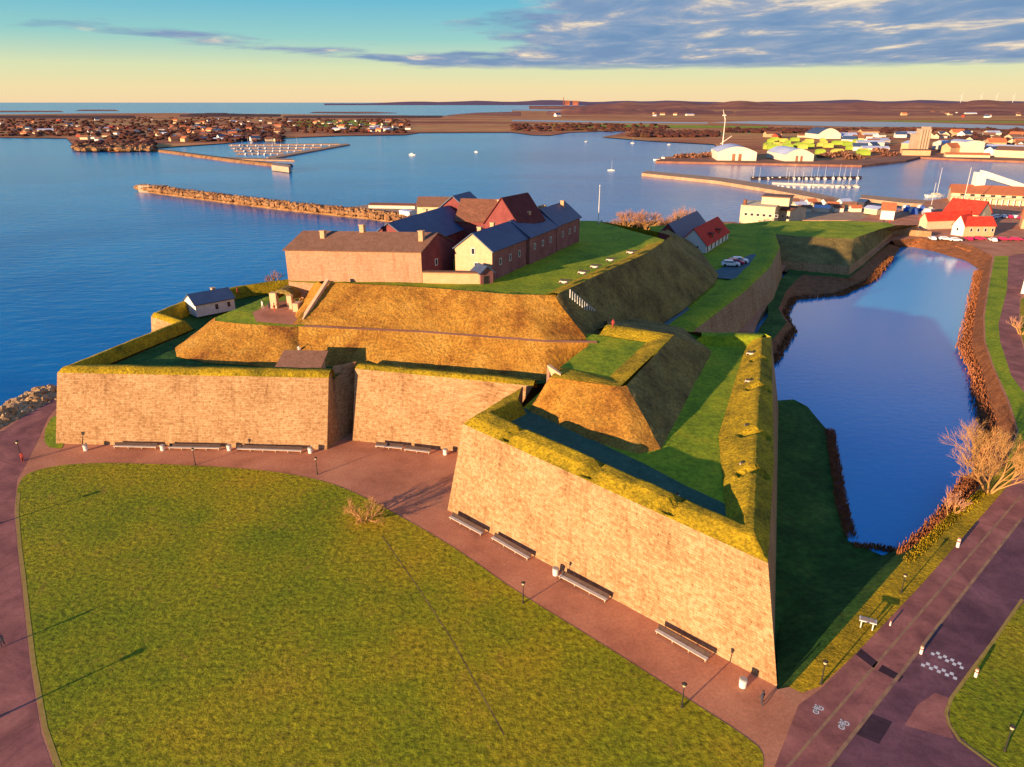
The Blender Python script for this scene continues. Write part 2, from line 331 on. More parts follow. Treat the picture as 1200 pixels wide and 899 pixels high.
def wall(name, bot, top, m, parent=None, cap=None, step=2.0, thick=None):
    """stone face between two matched polylines; UV in metres along and up; cap = width of the flat coping behind the top"""
    vs = []; uvs = []; fs = []; s = 0.0
    b0 = [Vector(p) for p in bot]; t0 = [Vector(p) for p in top]; bb = []; tt = []; ss = []
    for i in range(len(b0) - 1):
        L = (b0[i + 1] - b0[i]).length; k = max(1, int(L / step))
        for j in range(k):
            bb.append(b0[i].lerp(b0[i + 1], j / k)); tt.append(t0[i].lerp(t0[i + 1], j / k)); ss.append(s + L * j / k)
        s += L
    bb.append(b0[-1]); tt.append(t0[-1]); ss.append(s)
    nv = 6; n = len(bb)
    for r in range(nv + 1):
        for i in range(n):
            p = bb[i].lerp(tt[i], r / nv); vs.append(p); uvs.append((ss[i], (tt[i] - bb[i]).length * r / nv))
    fs = [(r * n + i, r * n + i + 1, (r + 1) * n + i + 1, (r + 1) * n + i) for r in range(nv) for i in range(n - 1)]
    return mk(name, vs, fs, m, parent, uvs=uvs)
def boxv(cx, cy, cz, lx, ly, lz, rz=0.0, taper=1.0):
    c, s = math.cos(rz), math.sin(rz); v = []
    for k in (0, 1):
        t = taper if k else 1.0
        for sx_, sy_ in ((-1, -1), (1, -1), (1, 1), (-1, 1)):
            x, y = sx_ * lx / 2 * t, sy_ * ly / 2 * t
            v.append((cx + x * c - y * s, cy + x * s + y * c, cz + k * lz))
    return v
BF = [(0, 3, 2, 1), (4, 5, 6, 7), (0, 1, 5, 4), (1, 2, 6, 5), (2, 3, 7, 6), (3, 0, 4, 7)]
class MB:
    def __init__(s): s.v = []; s.f = []; s.mi = []
    def add(s, v, f, mi=0):
        o = len(s.v); s.v += [tuple(x) for x in v]; s.f += [tuple(i + o for i in q) for q in f]; s.mi += [mi] * len(f); return s
    def box(s, *a, mi=0, **k): return s.add(boxv(*a, **k), BF, mi)
    def tube(s, p, q, r0, r1, n=6, mi=0):
        p, q = Vector(p), Vector(q); d = (q - p)
        if d.length < 1e-6: return s
        d.normalize(); a = d.orthogonal().normalized(); b = d.cross(a); v = []
        for c, r in ((p, r0), (q, r1)):
            for i in range(n): t = 2 * math.pi * i / n; v.append(c + (a * math.cos(t) + b * math.sin(t)) * r)
        f = [(i, (i + 1) % n, n + (i + 1) % n, n + i) for i in range(n)] + [tuple(range(n - 1, -1, -1)), tuple(range(n, 2 * n))]
        return s.add(v, f, mi)
    def ball(s, c, r, sq=(1, 1, 1), n=8, m_=5, mi=0):
        v = [(c[0], c[1], c[2] - r * sq[2])]
        for j in range(1, m_):
            ph = -math.pi / 2 + math.pi * j / m_
            for i in range(n):
                t = 2 * math.pi * i / n
                v.append((c[0] + r * sq[0] * math.cos(ph) * math.cos(t), c[1] + r * sq[1] * math.cos(ph) * math.sin(t), c[2] + r * sq[2] * math.sin(ph)))
        v.append((c[0], c[1], c[2] + r * sq[2])); L = len(v) - 1; f = []
        for i in range(n): f.append((0, 1 + (i + 1) % n, 1 + i)); f.append((L, L - n + i, L - n + (i + 1) % n))
        for j in range(m_ - 2):
            for i in range(n): a = 1 + j * n + i; b = 1 + j * n + (i + 1) % n; f.append((a, b, b + n, a + n))
        return s.add(v, f, mi)
    def build(s, name, m, parent=None, smooth=False, local=False):
        """local=True: vertices are in the parent's frame"""
        me = bpy.data.meshes.new(name); off = Vector() if (local or not parent) else wloc(parent)
        me.from_pydata([Vector(v) - off for v in s.v], [], s.f); me.polygons.foreach_set('material_index', s.mi)
        if smooth: me.polygons.foreach_set('use_smooth', [True] * len(me.polygons))
        me.update(); return link(name, me, m, parent)
def copy_tree(o, parent=None):
    c = o.copy(); COL.objects.link(c); c.parent = parent
    for ch in o.children: copy_tree(ch, c)
    return c
PX = lambda pts, z: [at(x, y, z) for x, y in pts]
rnd = random.Random(7)
# ============================================================ SETTING
def offs(line, d):
    """offset a polyline to its left by d (mitred)"""
    P = [Vector(p) for p in line]; out = []
    for i, p in enumerate(P):
        ns = []
        if i > 0: t = (P[i] - P[i - 1]); ns.append(Vector((-t.y, t.x, 0)).normalized())
        if i < len(P) - 1: t = (P[i + 1] - P[i]); ns.append(Vector((-t.y, t.x, 0)).normalized())
        n = sum(ns, Vector()); n = n / len(ns); n = n / max(0.35, n.length_squared); out.append(p + n * d)
    return out
def setz(line, z): return [Vector((p[0], p[1], z)) for p in line]
SEA = -4.0; DZ = -3.0
# sea to the horizon
def ring_plane(name, z, m, x0, x1, y0, y1):
    return mk(name, [(x0, y0, z), (x1, y0, z), (x1, y1, z), (x0, y1, z)], [(0, 1, 2, 3)], m)
tag(ring_plane('sea', SEA, 'sea', -30000, 30000, -3000, 45000), 'blue sea reaching to the horizon', kind='structure')

moat_px = [(905, 790), (911, 808), (925, 805), (985, 740), (1060, 655), (1112, 607), (1150, 572), (1178, 545), (1192, 505), (1180, 470), (1163, 430), (1153, 400), (1152, 370), (1158, 330), (1163, 300),
           (1140, 288), (1110, 281), (1075, 279), (1045, 282), (1020, 300), (990, 300), (945, 298), (925, 305), (900, 345), (880, 400), (885, 470)]
land_px = [(-700, 900), (-200, 560), (0, 503), (35, 484), (69, 464), (120, 440), (200, 395), (225, 372), (280, 352), (335, 345), (430, 330), (500, 300), (590, 272), (680, 262), (760, 259), (860, 260), (868, 262),
           (900, 262), (960, 262), (1010, 257), (1030, 246), (1075, 246), (1085, 236), (1130, 228), (1200, 238), (1500, 245)]
near = [at(x, y, 0) for x, y in land_px] + [Vector((700, 250, 0)), Vector((500, 60, 0)), Vector((200, -60, 0)), Vector((-200, -60, 0)), Vector((-260, 40, 0))]
hole = [at(x, y, 0) for x, y in moat_px]
tag(sheet('ground', near, 'path', holes=[hole], smooth=False), 'reddish gravel ground around the fortress', kind='structure')
# skirt of the land down to the sea
lp = near[:len(land_px)]
loftrow = [p + Vector((0, 0, 0)) for p in lp]
ext = []
for i, p in enumerate(lp):
    a = lp[max(0, i - 1)]; b = lp[min(len(lp) - 1, i + 1)]; t = (b - a); n = Vector((-t.y, t.x, 0)).normalized(); ext.append(p + n * 6 + Vector((0, 0, -5.5)))
tag(loft('shore_bank', [lp, ext], 'rock', step=2.0, amp=0.3, edge_amp=0.0), 'stony bank down to the sea', kind='structure')
# moat water
mo = [at(x, y, 0) for x, y in moat_px]
cen = sum(mo, Vector()) / len(mo)
tag(sheet('moat_water', [Vector((p.x, p.y, DZ - 0.8)) + (p - cen).normalized() * 6 for p in mo], 'moat', smooth=False), 'still blue water of the moat', kind='structure')
WZ = DZ - 0.8
# banks of the moat: crest -> water edge
crest = PX([(912, 808), (925, 805), (985, 740), (1060, 655), (1112, 607), (1150, 572), (1178, 545), (1192, 505), (1180, 470), (1163, 430), (1153, 400), (1152, 370), (1158, 330), (1163, 300), (1140, 288), (1110, 281), (1075, 279), (1045, 282)], 0)
foot = PX([(908, 760), (912, 740), (935, 700), (1040, 648), (1092, 622), (1120, 585), (1140, 548), (1158, 500), (1146, 470), (1140, 430), (1128, 405), (1134, 380), (1140, 340), (1148, 318), (1130, 306), (1100, 297), (1070, 290), (1052, 290)], WZ - 0.15)
foot[0].z = DZ - .02; foot[1].z = DZ - .02; foot[2].z = DZ - .02
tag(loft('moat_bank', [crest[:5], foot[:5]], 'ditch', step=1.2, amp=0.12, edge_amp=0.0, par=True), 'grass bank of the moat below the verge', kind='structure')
tag(loft('moat_bank', [crest[4:], foot[4:]], 'mud', step=1.2, amp=0.25, edge_amp=0.0, par=True), 'brown far bank of the moat', kind='structure')
# low grass berm at the foot of the flank
berm = PX([(905, 470), (930, 468), (947, 473), (968, 498), (975, 530), (984, 592), (995, 629), (1040, 648), (1062, 652), (1060, 655), (935, 720), (908, 790), (895, 700), (890, 560)], DZ)
for i in range(2, 9): berm[i].z = WZ + 0.05
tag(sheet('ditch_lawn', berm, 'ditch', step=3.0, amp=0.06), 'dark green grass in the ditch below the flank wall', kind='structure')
# brown bank further along the flank and round the north east bastion
bank2 = [PX([(895, 440), (908, 424), (915, 410), (932, 386), (919, 370), (929, 350), (945, 347), (985, 345), (1020, 330), (1046, 304), (1056, 290)], WZ + 0.0),
         PX([(890, 430), (900, 405), (908, 395), (922, 378), (912, 362), (922, 340), (940, 322), (995, 326), (1012, 312), (1034, 292), (1046, 284)], DZ + 1.2)]
tag(loft('moat_shore', bank2, 'mud', step=1.5, amp=0.25), 'brown shore of the moat', kind='structure')
bank3 = [bank2[1], PX([(880, 430), (885, 400), (890, 385), (900, 370), (900, 350), (912, 330), (935, 308), (990, 308), (1005, 298), (1025, 284), (1040, 279)], DZ + 1.5)]
tag(loft('moat_verge', bank3, 'ditch', step=2, amp=0.15), 'grass verge above the moat shore', kind='structure')

# flat sheets on the ground, each a few mm above the other
def flat(name, pts, m, z, label):
    return tag(sheet(name, PX(pts, z), m, smooth=False), label, kind='structure')
lawn_pts = [(22, 566), (30, 555), (60, 546), (110, 542), (200, 544), (290, 549), (345, 556), (385, 565), (418, 578), (470, 605), (540, 646), (600, 690), (700, 751), (800, 815), (885, 870), (896, 885), (893, 910), (880, 990), (800, 1200),
            (80, 1200), (60, 990), (66, 899), (50, 855), (37, 780), (30, 720), (26, 680), (21, 640), (18, 600), (19, 580)]
def smooth_closed(pts, k=2):
    for _ in range(k):
        o = []
        for a, b in zip(pts, pts[1:] + pts[:1]): o += [(a[0] * .75 + b[0] * .25, a[1] * .75 + b[1] * .25), (a[0] * .25 + b[0] * .75, a[1] * .25 + b[1] * .75)]
        pts = o
    return pts
flat('lawn', smooth_closed(lawn_pts), 'lawn', 0.03, 'wide lawn in front of the fortress')
flat('road', [(-300, 1200), (-300, 640), (-60, 560), (0, 508), (30, 486), (66, 466), (66, 478), (56, 490), (45, 515), (30, 545), (20, 562), (16, 600), (24, 680), (35, 780), (48, 860), (62, 899), (50, 1200)], 'asphalt_red', 0.008, 'reddish seaside road left of the lawn')
flat('grass_wedge', [(67, 486), (60, 490), (53, 503), (52, 517), (57, 524), (72, 526), (84, 500)], 'turf', 0.03, 'small grass wedge at the corner of the left bastion')
# right side road and cycle path
flat('carriageway', [(880, 1300), (965, 905), (972, 899), (1200, 606), (1290, 500), (1360, 545), (1210, 694), (1164, 756), (1113, 831), (1126, 869), (1171, 899), (1260, 960), (1400, 1300)], 'asphalt', 0.008, 'purple asphalt road at the lower right')
flat('cycle_path', [(895, 1300), (905, 905), (936, 826), (962, 807), (1002, 767), (1081, 684), (1184, 566), (1260, 480), (1290, 500), (1200, 606), (972, 899), (900, 1250)], 'asphalt_red', 0.012, 'cycle path and footway beside the road')
flat('grass_verge', [(925, 805), (960, 767), (985, 740), (1060, 655), (1112, 607), (1150, 572), (1178, 545), (1235, 470), (1260, 480), (1184, 566), (1081, 684), (1002, 767), (962, 804), (940, 812)], 'parapet', 0.03, 'narrow grass verge between ditch and cycle path')
flat('corner_lawn', smooth_closed([(1112, 836), (1116, 818), (1135, 792), (1164, 752), (1200, 704), (1330, 560), (1700, 620), (1700, 1100), (1300, 1000), (1172, 899), (1126, 866), (1114, 848)], 1), 'lawn', 0.03, 'lawn inside the road bend at the lower right')
flat('apron', [(880, 905), (893, 870), (870, 820), (911, 811), (945, 812), (962, 808), (936, 826), (905, 905)], 'path', 0.006, 'gravel apron at the bastion corner')
def strip(name, a, b, wd, m, z, label, pts=None):
    l = PX(pts or [a, b], z); l2 = offs(l, wd)
    return tag(mk(name, l + l2[::-1], [tuple(range(2 * len(l)))], m), label, kind='structure')
strip('lane_line', (922, 903), (1198, 581), 0.28, 'line', 0.016, 'yellowish line along the middle of the cycle path')
strip('lane_line', (970, 903), (1198, 609), 0.36, 'line', 0.020, 'yellowish edge line between cycle path and road')
flat('asphalt_patch', [(1003, 767), (1009, 760), (1029, 776), (1024, 783)], 'patch', 0.016, 'dark asphalt patch in the outer lane of the cycle path')
flat('asphalt_patch', [(1029, 786), (1034, 779), (1059, 793), (1054, 799)], 'patch', 0.016, 'dark asphalt patch next to the edge line')
flat('asphalt_patch', [(1096, 812), (1112, 818), (1108, 842), (1118, 866), (1060, 850), (1075, 826)], 'asphalt_red', 0.012, 'reddish worn repair in the carriageway by the lawn corner')
flat('asphalt_patch', [(1020, 836), (1046, 846), (1030, 872), (1002, 860)], 'patch', 0.013, 'dark irregular repair in the carriageway near the frame bottom')
# right bank: path and grass strip behind the moat
flat('bank_lawn', [(1180, 540), (1194, 505), (1183, 470), (1165, 430), (1155, 400), (1154, 370), (1160, 330), (1166, 300), (1182, 300), (1180, 340), (1170, 380), (1172, 400), (1185, 440), (1215, 480), (1260, 480), (1235, 500)], 'turf', 0.03, 'strip of green grass on top of the far moat bank')
flat('footpath', [(1182, 300), (1200, 297), (1215, 330), (1195, 350), (1193, 385), (1205, 430), (1240, 470), (1215, 480), (1185, 440), (1172, 400), (1170, 380), (1180, 340)], 'asphalt_red', 0.02, 'purple footpath behind the moat bank')
flat('park_lawn', [(1196, 352), (1217, 330), (1500, 330), (1500, 470), (1242, 468), (1207, 430), (1195, 385)], 'lawn', 0.025, 'mown park lawn at the right edge')

# ============================================================ LEFT BASTION
lb = thing('bastion', at(383, 527, 0), 'left bastion with a long pale stone face beside the sea and grass on top', 'bastion', 'stone bastions of the fortress')
T0 = at(67, 437, 13.4); T1 = at(385, 443, 13.4)
S1 = at(186, 388, 13.4); S2 = at(206, 381, 13.4); S3 = at(177, 371, 14.5); S4 = at(240, 346, 14.0); S5 = at(285, 337, 14.0); S6 = at(337, 330, 14.0)
B0 = at(65, 520, 0); B1 = at(383, 527, 0)
seat = [S6, S5, S4, S3, S2, T0]
seab = [p + v for p, v in zip(seat, [Vector((-2, 2, 0)), Vector((-2, 2, 0)), Vector((-2, 1.5, 0)), Vector((-2.5, -1, 0)), Vector((-2, -1.5, 0)), B0 - T0])]
seab = [Vector((p.x, p.y, SEA - .5)) for p in seab[:-1]] + [Vector((B0.x - .3, B0.y - .1, SEA - .5))]
wall('sea_wall', seab, seat, 'stone', lb)
wall('front_wall', [Vector((B0.x, B0.y, -0.3)), Vector((B1.x, B1.y, -.3))], [T0, T1], 'stone', lb)
alb = at(398, 516, 0); alt_ = alb + Vector((-1, 4.5, 13.4))
wall('flank_wall', [Vector((B1.x, B1.y, -.3)), Vector((alb.x, alb.y, -.3))], [T1, alt_], 'stone', lb)
line = [S6, S5, S4, S3, S2, T0, T1]
cap0 = line; c1 = [p + Vector((0, 0, 0.8)) for p in offs(line, .5)]; c2 = [p + Vector((0, 0, 0.8)) for p in offs(line, 1.5)]; c3 = setz(offs(line, 2.6), 12.0)
for l_, d_ in ((c1, 1.0), (c2, 2.8), (c3, 4.2)):
    q_ = offs(line, d_); l_[6] = Vector((q_[6].x, q_[6].y, l_[6].z)); l_[5] = Vector((l_[5].x, q_[5].y, l_[5].z))
loft('grass_parapet', [cap0, c1, c2, c3], 'parapet', lb, step=0.9, amp=0.14, edge_amp=0.04, par=True)
# interior mound
mb_ = PX([(300, 358), (205, 408), (207, 418), (240, 425), (345, 432), (358, 425)], 12.0)
mt_ = PX([(312, 348), (252, 372), (252, 376), (280, 379), (338, 383), (348, 383)], 17.3)
loft('inner_mound', [mb_, mt_], 'dry', lb, step=1.1, amp=0.3, edge_amp=0.05, par=True)
sheet('mound_top', mt_ + PX([(385, 378), (400, 350), (350, 338), (330, 345)], 17.3), 'turf', lb, step=3, amp=0.1)

sheet('mound_path', PX([(348, 381), (300, 377), (296, 366), (316, 356), (345, 350), (352, 360)], 17.45), 'path', lb, step=2, amp=.04)
# terrace floor inside the walls
tp = [S6 , S5, S4, offs([S4, S3, S2], 2)[1], offs(line, 3)[4], offs(line, 3)[5], offs(line, 3.6)[6]]
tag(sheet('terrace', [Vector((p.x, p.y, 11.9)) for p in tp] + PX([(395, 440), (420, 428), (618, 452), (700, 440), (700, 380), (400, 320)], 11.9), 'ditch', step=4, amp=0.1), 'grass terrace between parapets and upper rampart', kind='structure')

# ============================================================ CURTAIN WALL
cw = thing('curtain_wall', at(470, 524, 0), 'pale stone curtain wall between the two front bastions', 'wall')
cb = [alb + Vector((0, 0, -.3)), at(411, 512, -.3) + Vector((0, .1, 0)), at(413, 518, -.3), at(530, 530, -.3), at(545, 533, -.3)]
CT0 = at(416, 432, 13.5); CT1 = at(625, 452.5, 13.5)
ct = [alt_, CT0 + Vector((-.2, 2.4, 0)), CT0, CT0.lerp(CT1, 0.6), CT1]
wall('front_wall', [cb[2], cb[3], cb[4] + Vector((4, -1, 0))], [CT0, CT0.lerp(CT1, .6), CT1], 'stone', cw)
wall('recess_wall', [cb[0], cb[1] + Vector((0, 1.5, 0)), cb[2]], [alt_, CT0 + Vector((-.6, 4.0, 0)), CT0], 'stone', cw)
line = [alt_ + Vector((.3, 1.2, 0.0)), CT0 + Vector((-.4, 2.0, 0)), CT0, CT1]
loft('grass_parapet', [[CT0, CT1], [p + Vector((0, 0, .5)) for p in offs([CT0, CT1], 0.8)], [p + Vector((0, 0, .5)) for p in offs([CT0, CT1], 2.2)], setz(offs([CT0, CT1], 3.2), 11.9)], 'parapet', cw, step=0.9, amp=0.15, edge_amp=0.03)

# ============================================================ NEAR BASTION
nb = thing('bastion', at(911, 808, 0), 'big near bastion with a raised earthwork, its sharp stone corner pointing at the road', 'bastion', 'stone bastions of the fortress')
C_ = at(613, 453, 13.5); A0 = at(543, 497, 13.5); A1 = at(900, 660, 13.5); F1 = at(907, 540, 13.5); F2 = at(904, 395, 13.5)
BA0 = at(524, 600, -.3); BA1 = at(911, 808, -.3)
wall('front_wall', [BA0, BA1], [A0, A1], 'stone', nb)
wall('side_wall', [Vector((1.5, 114, -.3)), BA0], [C_, A0], 'stone', nb)
nrm = Vector((0.95, -0.31, 0)) * 2.6
wall('flank_wall', [BA1 + Vector((0, 0, -0.0)), BA1.lerp(Vector((F1.x, F1.y, 0)) + nrm, .35) + Vector((0, 0, -3.5)), Vector((F1.x, F1.y, -4.4)) + nrm, Vector((F2.x, F2.y, -4.4)) + nrm + Vector((2, 2, 0))],
     [A1, A1.lerp(F1, .35), F1, F2], 'stone', nb)
G0 = at(800, 388, 12.0)
wall('rear_wall', [Vector((F2.x, F2.y, -4.4)) + Vector((3.5, 3, 0)), Vector((G0.x, G0.y + 3, -4.4))], [F2, G0], 'stone', nb)
r0 = [C_, A0, A1, F1, F2]
r2 = PX([(607, 467), (574, 483), (873, 616), (884, 520), (892, 396)], 14.8)
r1 = [a.lerp(b, 0.35) for a, b in zip(r0, r2)]
for p, z_ in zip(r1, (14.5, 14.4, 14.4, 14.5, 14.5)): p.z = z_
for k_, t_ in ((2, .6), (3, .9), (4, .9)):
    zz = r2[k_].z; r1[k_] = r0[k_].lerp(r2[k_], t_); r1[k_].z = zz
r3 = [r2[0] + Vector((1.5, -1.0, -2.2)), r2[1] + Vector((2.6, 0.6, -2.2)), at(850, 605, 12.4), at(842, 510, 12.4), at(876, 399, 12.4)]
for p in r3: p.z = 12.4
loft('grass_parapet', [r0, r1, r2, r3], 'parapet', nb, step=0.8, amp=0.17, edge_amp=0.04, par=True)
pv = [o for o in nb.children if o.name.startswith('grass_parapet')][-1]
notch = [at(x, y, 14.8) for x, y in ((603, 503), (698, 545), (793, 586), (885, 417), (884, 450), (884, 504), (881, 549))]
for v in pv.data.vertices:
    w_ = v.co + nb.location
    for i_, q_ in enumerate(notch):
        ax = Vector((.68, .73, 0)) if i_ < 3 else Vector((.95, -.31, 0)); dd = w_ - q_; al = abs(dd.x * ax.x + dd.y * ax.y); pe = abs(-dd.x * ax.y + dd.y * ax.x)
        if pe < .8 and al < 2.4 and w_.z > 13.7: v.co.z -= (1.3 - w_.z + 14.8 - .6) * (1 - pe / 1.3) if False else .8 * max(0, 1 - (pe / .8) ** 2)
sheet('paved_walk', [Vector((p.x, p.y, 12.47)) for p in PX([(578, 483), (603, 503), (700, 550), (780, 589), (846, 612), (862, 604), (847, 589), (803, 569), (754, 543), (715, 525), (640, 489), (610, 476)], 12.47)], 'walk_green', nb, step=2, amp=.03)
sheet('inner_lawn', [Vector((p.x, p.y, 12.35)) for p in [r2[0], r3[1] + Vector((-1, 0, 0)), r3[2] + Vector((.5, -.5, 0)), r3[3] + Vector((.8, 0, 0)), r3[4] + Vector((.8, 0, 0))]] + PX([(800, 390), (700, 400)], 12.35), 'turf', nb, step=3, amp=0.08)
loft('rear_parapet', [PX([(808, 404), (878, 408)], 12.3), PX([(822, 394), (893, 394)], 14.0), PX([(822, 390), (896, 391)], 14.0), [G0, F2]], 'turf', nb, step=0.9, amp=0.2)
# raised earthwork (cavalier)
q0 = PX([(648, 470), (618, 483), (690, 517), (748, 533), (775, 527), (835, 412)], 12.3) + [at(800, 384, 12.3), at(705, 366, 12.3)]
Atop = at(648, 438, 17.5); Btop = at(731, 454, 17.9); Ctop = at(790, 392, 18.3); Dtop = at(712, 380, 18.3)
q1 = [at(652, 434, 17.2), at(645, 442, 17.4), Atop.lerp(Btop, .55), Btop + Vector((-.6, .2, 0)), Btop + Vector((.5, .8, 0)), Ctop, Ctop + Vector((-.8, .8, 0)), Dtop]
loft('earthwork_slope', [q0[:5], q1[:5]], 'dry', nb, step=0.9, amp=0.32, edge_amp=0.08, par=True)
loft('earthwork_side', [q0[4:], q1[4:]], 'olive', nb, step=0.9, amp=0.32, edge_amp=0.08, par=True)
rim = [Atop, Btop, Ctop, Dtop]
ri = offs(rim, 1.2); rj = offs(rim, 4.2)
for p in rj: p.z = 17.25
for l_ in (ri,): l_[0].z = 17.5; l_[1].z = 17.9
rim2 = [q1[1], q1[3], q1[5], q1[7]]
loft('earthwork_rim', [rim2, ri, rj], 'parapet', nb, step=0.8, amp=0.15, edge_amp=0.08, par=True)
sheet('earthwork_lawn', [Vector((p.x, p.y, 17.2)) for p in rj] + PX([(683, 390), (690, 405), (672, 418), (655, 432)], 17.2), 'turf', nb, step=2, amp=0.1)
loft('earthwork_back', [PX([(690, 405), (683, 390), (705, 366)], 12.3), PX([(688, 405), (684, 392), (712, 382)], 16.9)], 'dry', nb, step=1, amp=.1)
wl = MB(); a = at(640, 452, 15.5); b = at(641, 431, 17.6); c = at(657, 440, 17.6)
wl.add([a, a + Vector((.5, .3, 0)), b + Vector((.5, .3, .5)), b + Vector((0, 0, .5)), c + Vector((0, 0, .2)), c + Vector((0, 0, -1.2)), b + Vector((.3, -.3, -3)), c + Vector((.2, .6, .2))],
       [(0, 1, 2, 3), (3, 4, 5, 6), (0, 3, 6), (3, 2, 7, 4)]).build('retaining_wall', 'plaster_gate', nb)

# ============================================================ UPPER RAMPART
ur = thing('rampart', at(500, 437, 12), 'high inner rampart of golden dry grass stepped in two slopes below the castle buildings', 'rampart')
u0 = PX([(338, 424), (345, 427), (500, 437), (640, 447), (695, 424)], 11.9)
u1 = PX([(340, 384), (345, 382.5), (500, 390), (640, 401), (700, 402)], 17.3)
u2 = [p + Vector((0, 1.3, 0)) for p in u1]
loft('lower_slope', [u0, u1], 'dry', ur, step=1.0, amp=0.25, edge_amp=0.04, par=True)
loft('berm_path', [u1, u2], 'path', ur, step=1.3, amp=0.04, par=True)
u1b = [u2[0], u2[1] + Vector((1.5, 0, 0)), u2[2], u2[3], u2[4] + Vector((0.5, -0.2, -2.2))]
u3 = PX([(384, 331), (387, 331), (500, 337), (600, 345), (651, 346)], 23.4)
loft('upper_slope', [u1b, u3], 'dry', ur, step=1.0, amp=0.3, edge_amp=0.05, par=True)
# right hand face, in shade
v0 = PX([(700, 402), (706, 402), (765, 386), (800, 364), (838, 332), (842, 322), (815, 286), (790, 268)], 9.5)
v0[0] = u1b[4] + Vector((-.2, .1, 0)); v0[1] = v0[0] + Vector((1.5, 1, -2))
v1 = PX([(651, 346), (654, 344), (702, 322), (730, 309), (755, 298), (778, 283), (786, 276), (772, 272)], 24.0)
v1[0].z = 23.4
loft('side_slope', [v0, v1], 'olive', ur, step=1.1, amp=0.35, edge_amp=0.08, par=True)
ci = offs(v1[1:6], 1.0); cj = offs(v1[1:6], 5.0)
for p in cj: p.z = 22.6
loft('crest_bank', [v1[1:6], ci, cj], 'parapet', ur, step=0.9, amp=0.2, edge_amp=0.08, par=True)
up = [u3[0] + Vector((-1, .5, -.1))] + [p + Vector((0, .0, -.05)) for p in u3[1:]] + [Vector((p.x, p.y, 22.7)) for p in offs(v1[1:], 1.5)] + PX([(700, 259), (600, 258), (480, 262), (338, 318), (338, 330)], 22.7)
for p in up[1:6]: p.z = 23.3
sheet('upper_lawn', up, 'turf', ur, step=3, amp=0.12)
loft('rear_slope', [PX([(772, 272), (700, 259), (600, 258), (480, 262)], 22.7), [p + Vector((3, 22, -20)) for p in PX([(772, 272), (700, 259), (600, 258), (480, 262)], 22.7)]], 'turf', ur, step=4)
# west end of the rampart with its steep side
loft('west_slope', [PX([(355, 379), (345, 372), (352, 345), (385, 331)], 17.3), [u3[0]] * 1 + PX([(378, 333), (372, 330), (384, 329)], 23.3)], 'dry', ur, step=1, amp=0.1)
sw = MB()
a, b = at(356, 378, 17.4), at(386, 331, 23.6)
d = Vector((-.7, .2, 0))
sw.add([a, a + d, b + d, b, a + Vector((0, 0, .8)), a + d + Vector((0, 0, .8)), b + d + Vector((0, 0, .8)), b + Vector((0, 0, .8))], BF).build('stair_wall', 'plaster_gate', ur)
# mound in front of tower
# right lower terrace with tall shaded wall
rt = thing('rampart_wall', at(905, 395, -3.5), 'tall shaded rampart wall carrying a grass terrace along the moat, behind the near bastion', 'rampart')
w0 = PX([(790, 398), (810, 390), (875, 340), (903, 313), (914, 290), (908, 273)], 9.0)
wn = offs(w0, -2.8); wb = [Vector((p.x, p.y, -4.4)) for p in wn]
wall('stone_wall', wb, w0, 'stone', rt)
k1 = [p + Vector((0, 0, .9)) for p in offs(w0, 1.0)]; k2 = [p + Vector((0, 0, .9)) for p in offs(w0, 4.0)]; k3 = setz(offs(w0, 7.5), 9.0)
loft('grass_parapet', [w0, k1, k2, k3], 'turf', rt, step=1.2, amp=0.2, edge_amp=0.05, par=True)
sheet('terrace_lawn', [p + Vector((0, 0, -.1)) for p in offs(w0, 5.5)] + PX([(880, 262), (820, 262), (760, 265), (780, 300), (700, 380), (705, 402), (760, 402)], 8.95), 'turf', rt, step=4, amp=0.12)
sheet('parking_ground', PX([(828, 322), (850, 312), (880, 298), (892, 297), (885, 312), (868, 328), (842, 326)], 9.25), 'paving', rt)
sheet('footpath', PX([(700, 398), (705, 391), (765, 375), (800, 355), (808, 362), (770, 392), (730, 400)], 9.2), 'paving', rt)

# ============================================================ NORTH EAST BASTION
ne = thing('bastion', at(960, 320, -1.5), 'far corner bastion with olive grass sides where the moat narrows', 'bastion', 'stone bastions of the fortress')
e0 = PX([(915, 318), (937, 320), (995, 325), (1012, 312), (1046, 282), (1075, 274)], -2.5)
e0b = [p + Vector((0, 1.2, 4.0)) for p in e0]
wall('base_wall', e0, e0b, 'stone', ne)
e1 = PX([(908, 274), (937, 277), (1000, 280), (1010, 276), (1030, 269), (1050, 264)], 7.5)
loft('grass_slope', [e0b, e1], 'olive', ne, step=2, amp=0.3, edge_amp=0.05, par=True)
sheet('top_lawn', e1 + PX([(1040, 261), (990, 259), (900, 259), (868, 262), (880, 268)], 7.5), 'turf', ne, step=4, amp=0.2)
dwl = thing('harbour_wall', at(1000, 283, 0), 'low dark stone wall at the head of the moat beside the far bastion', 'wall')
wa0 = PX([(1018, 279), (1050, 279), (1090, 282)], -1.5)
wall('wall_face', wa0, [p + Vector((0, .3, 4.2)) for p in wa0], 'stone', dwl)
loft('wall_top', [[p + Vector((0, .3, 4.2)) for p in wa0], [p + Vector((0, 2.3, 4.2)) for p in wa0]], 'stone', dwl)
loft('wall_back', [[p + Vector((0, 2.3, 4.2)) for p in wa0], [p + Vector((0, 2.4, 0)) for p in wa0]], 'stone', dwl)
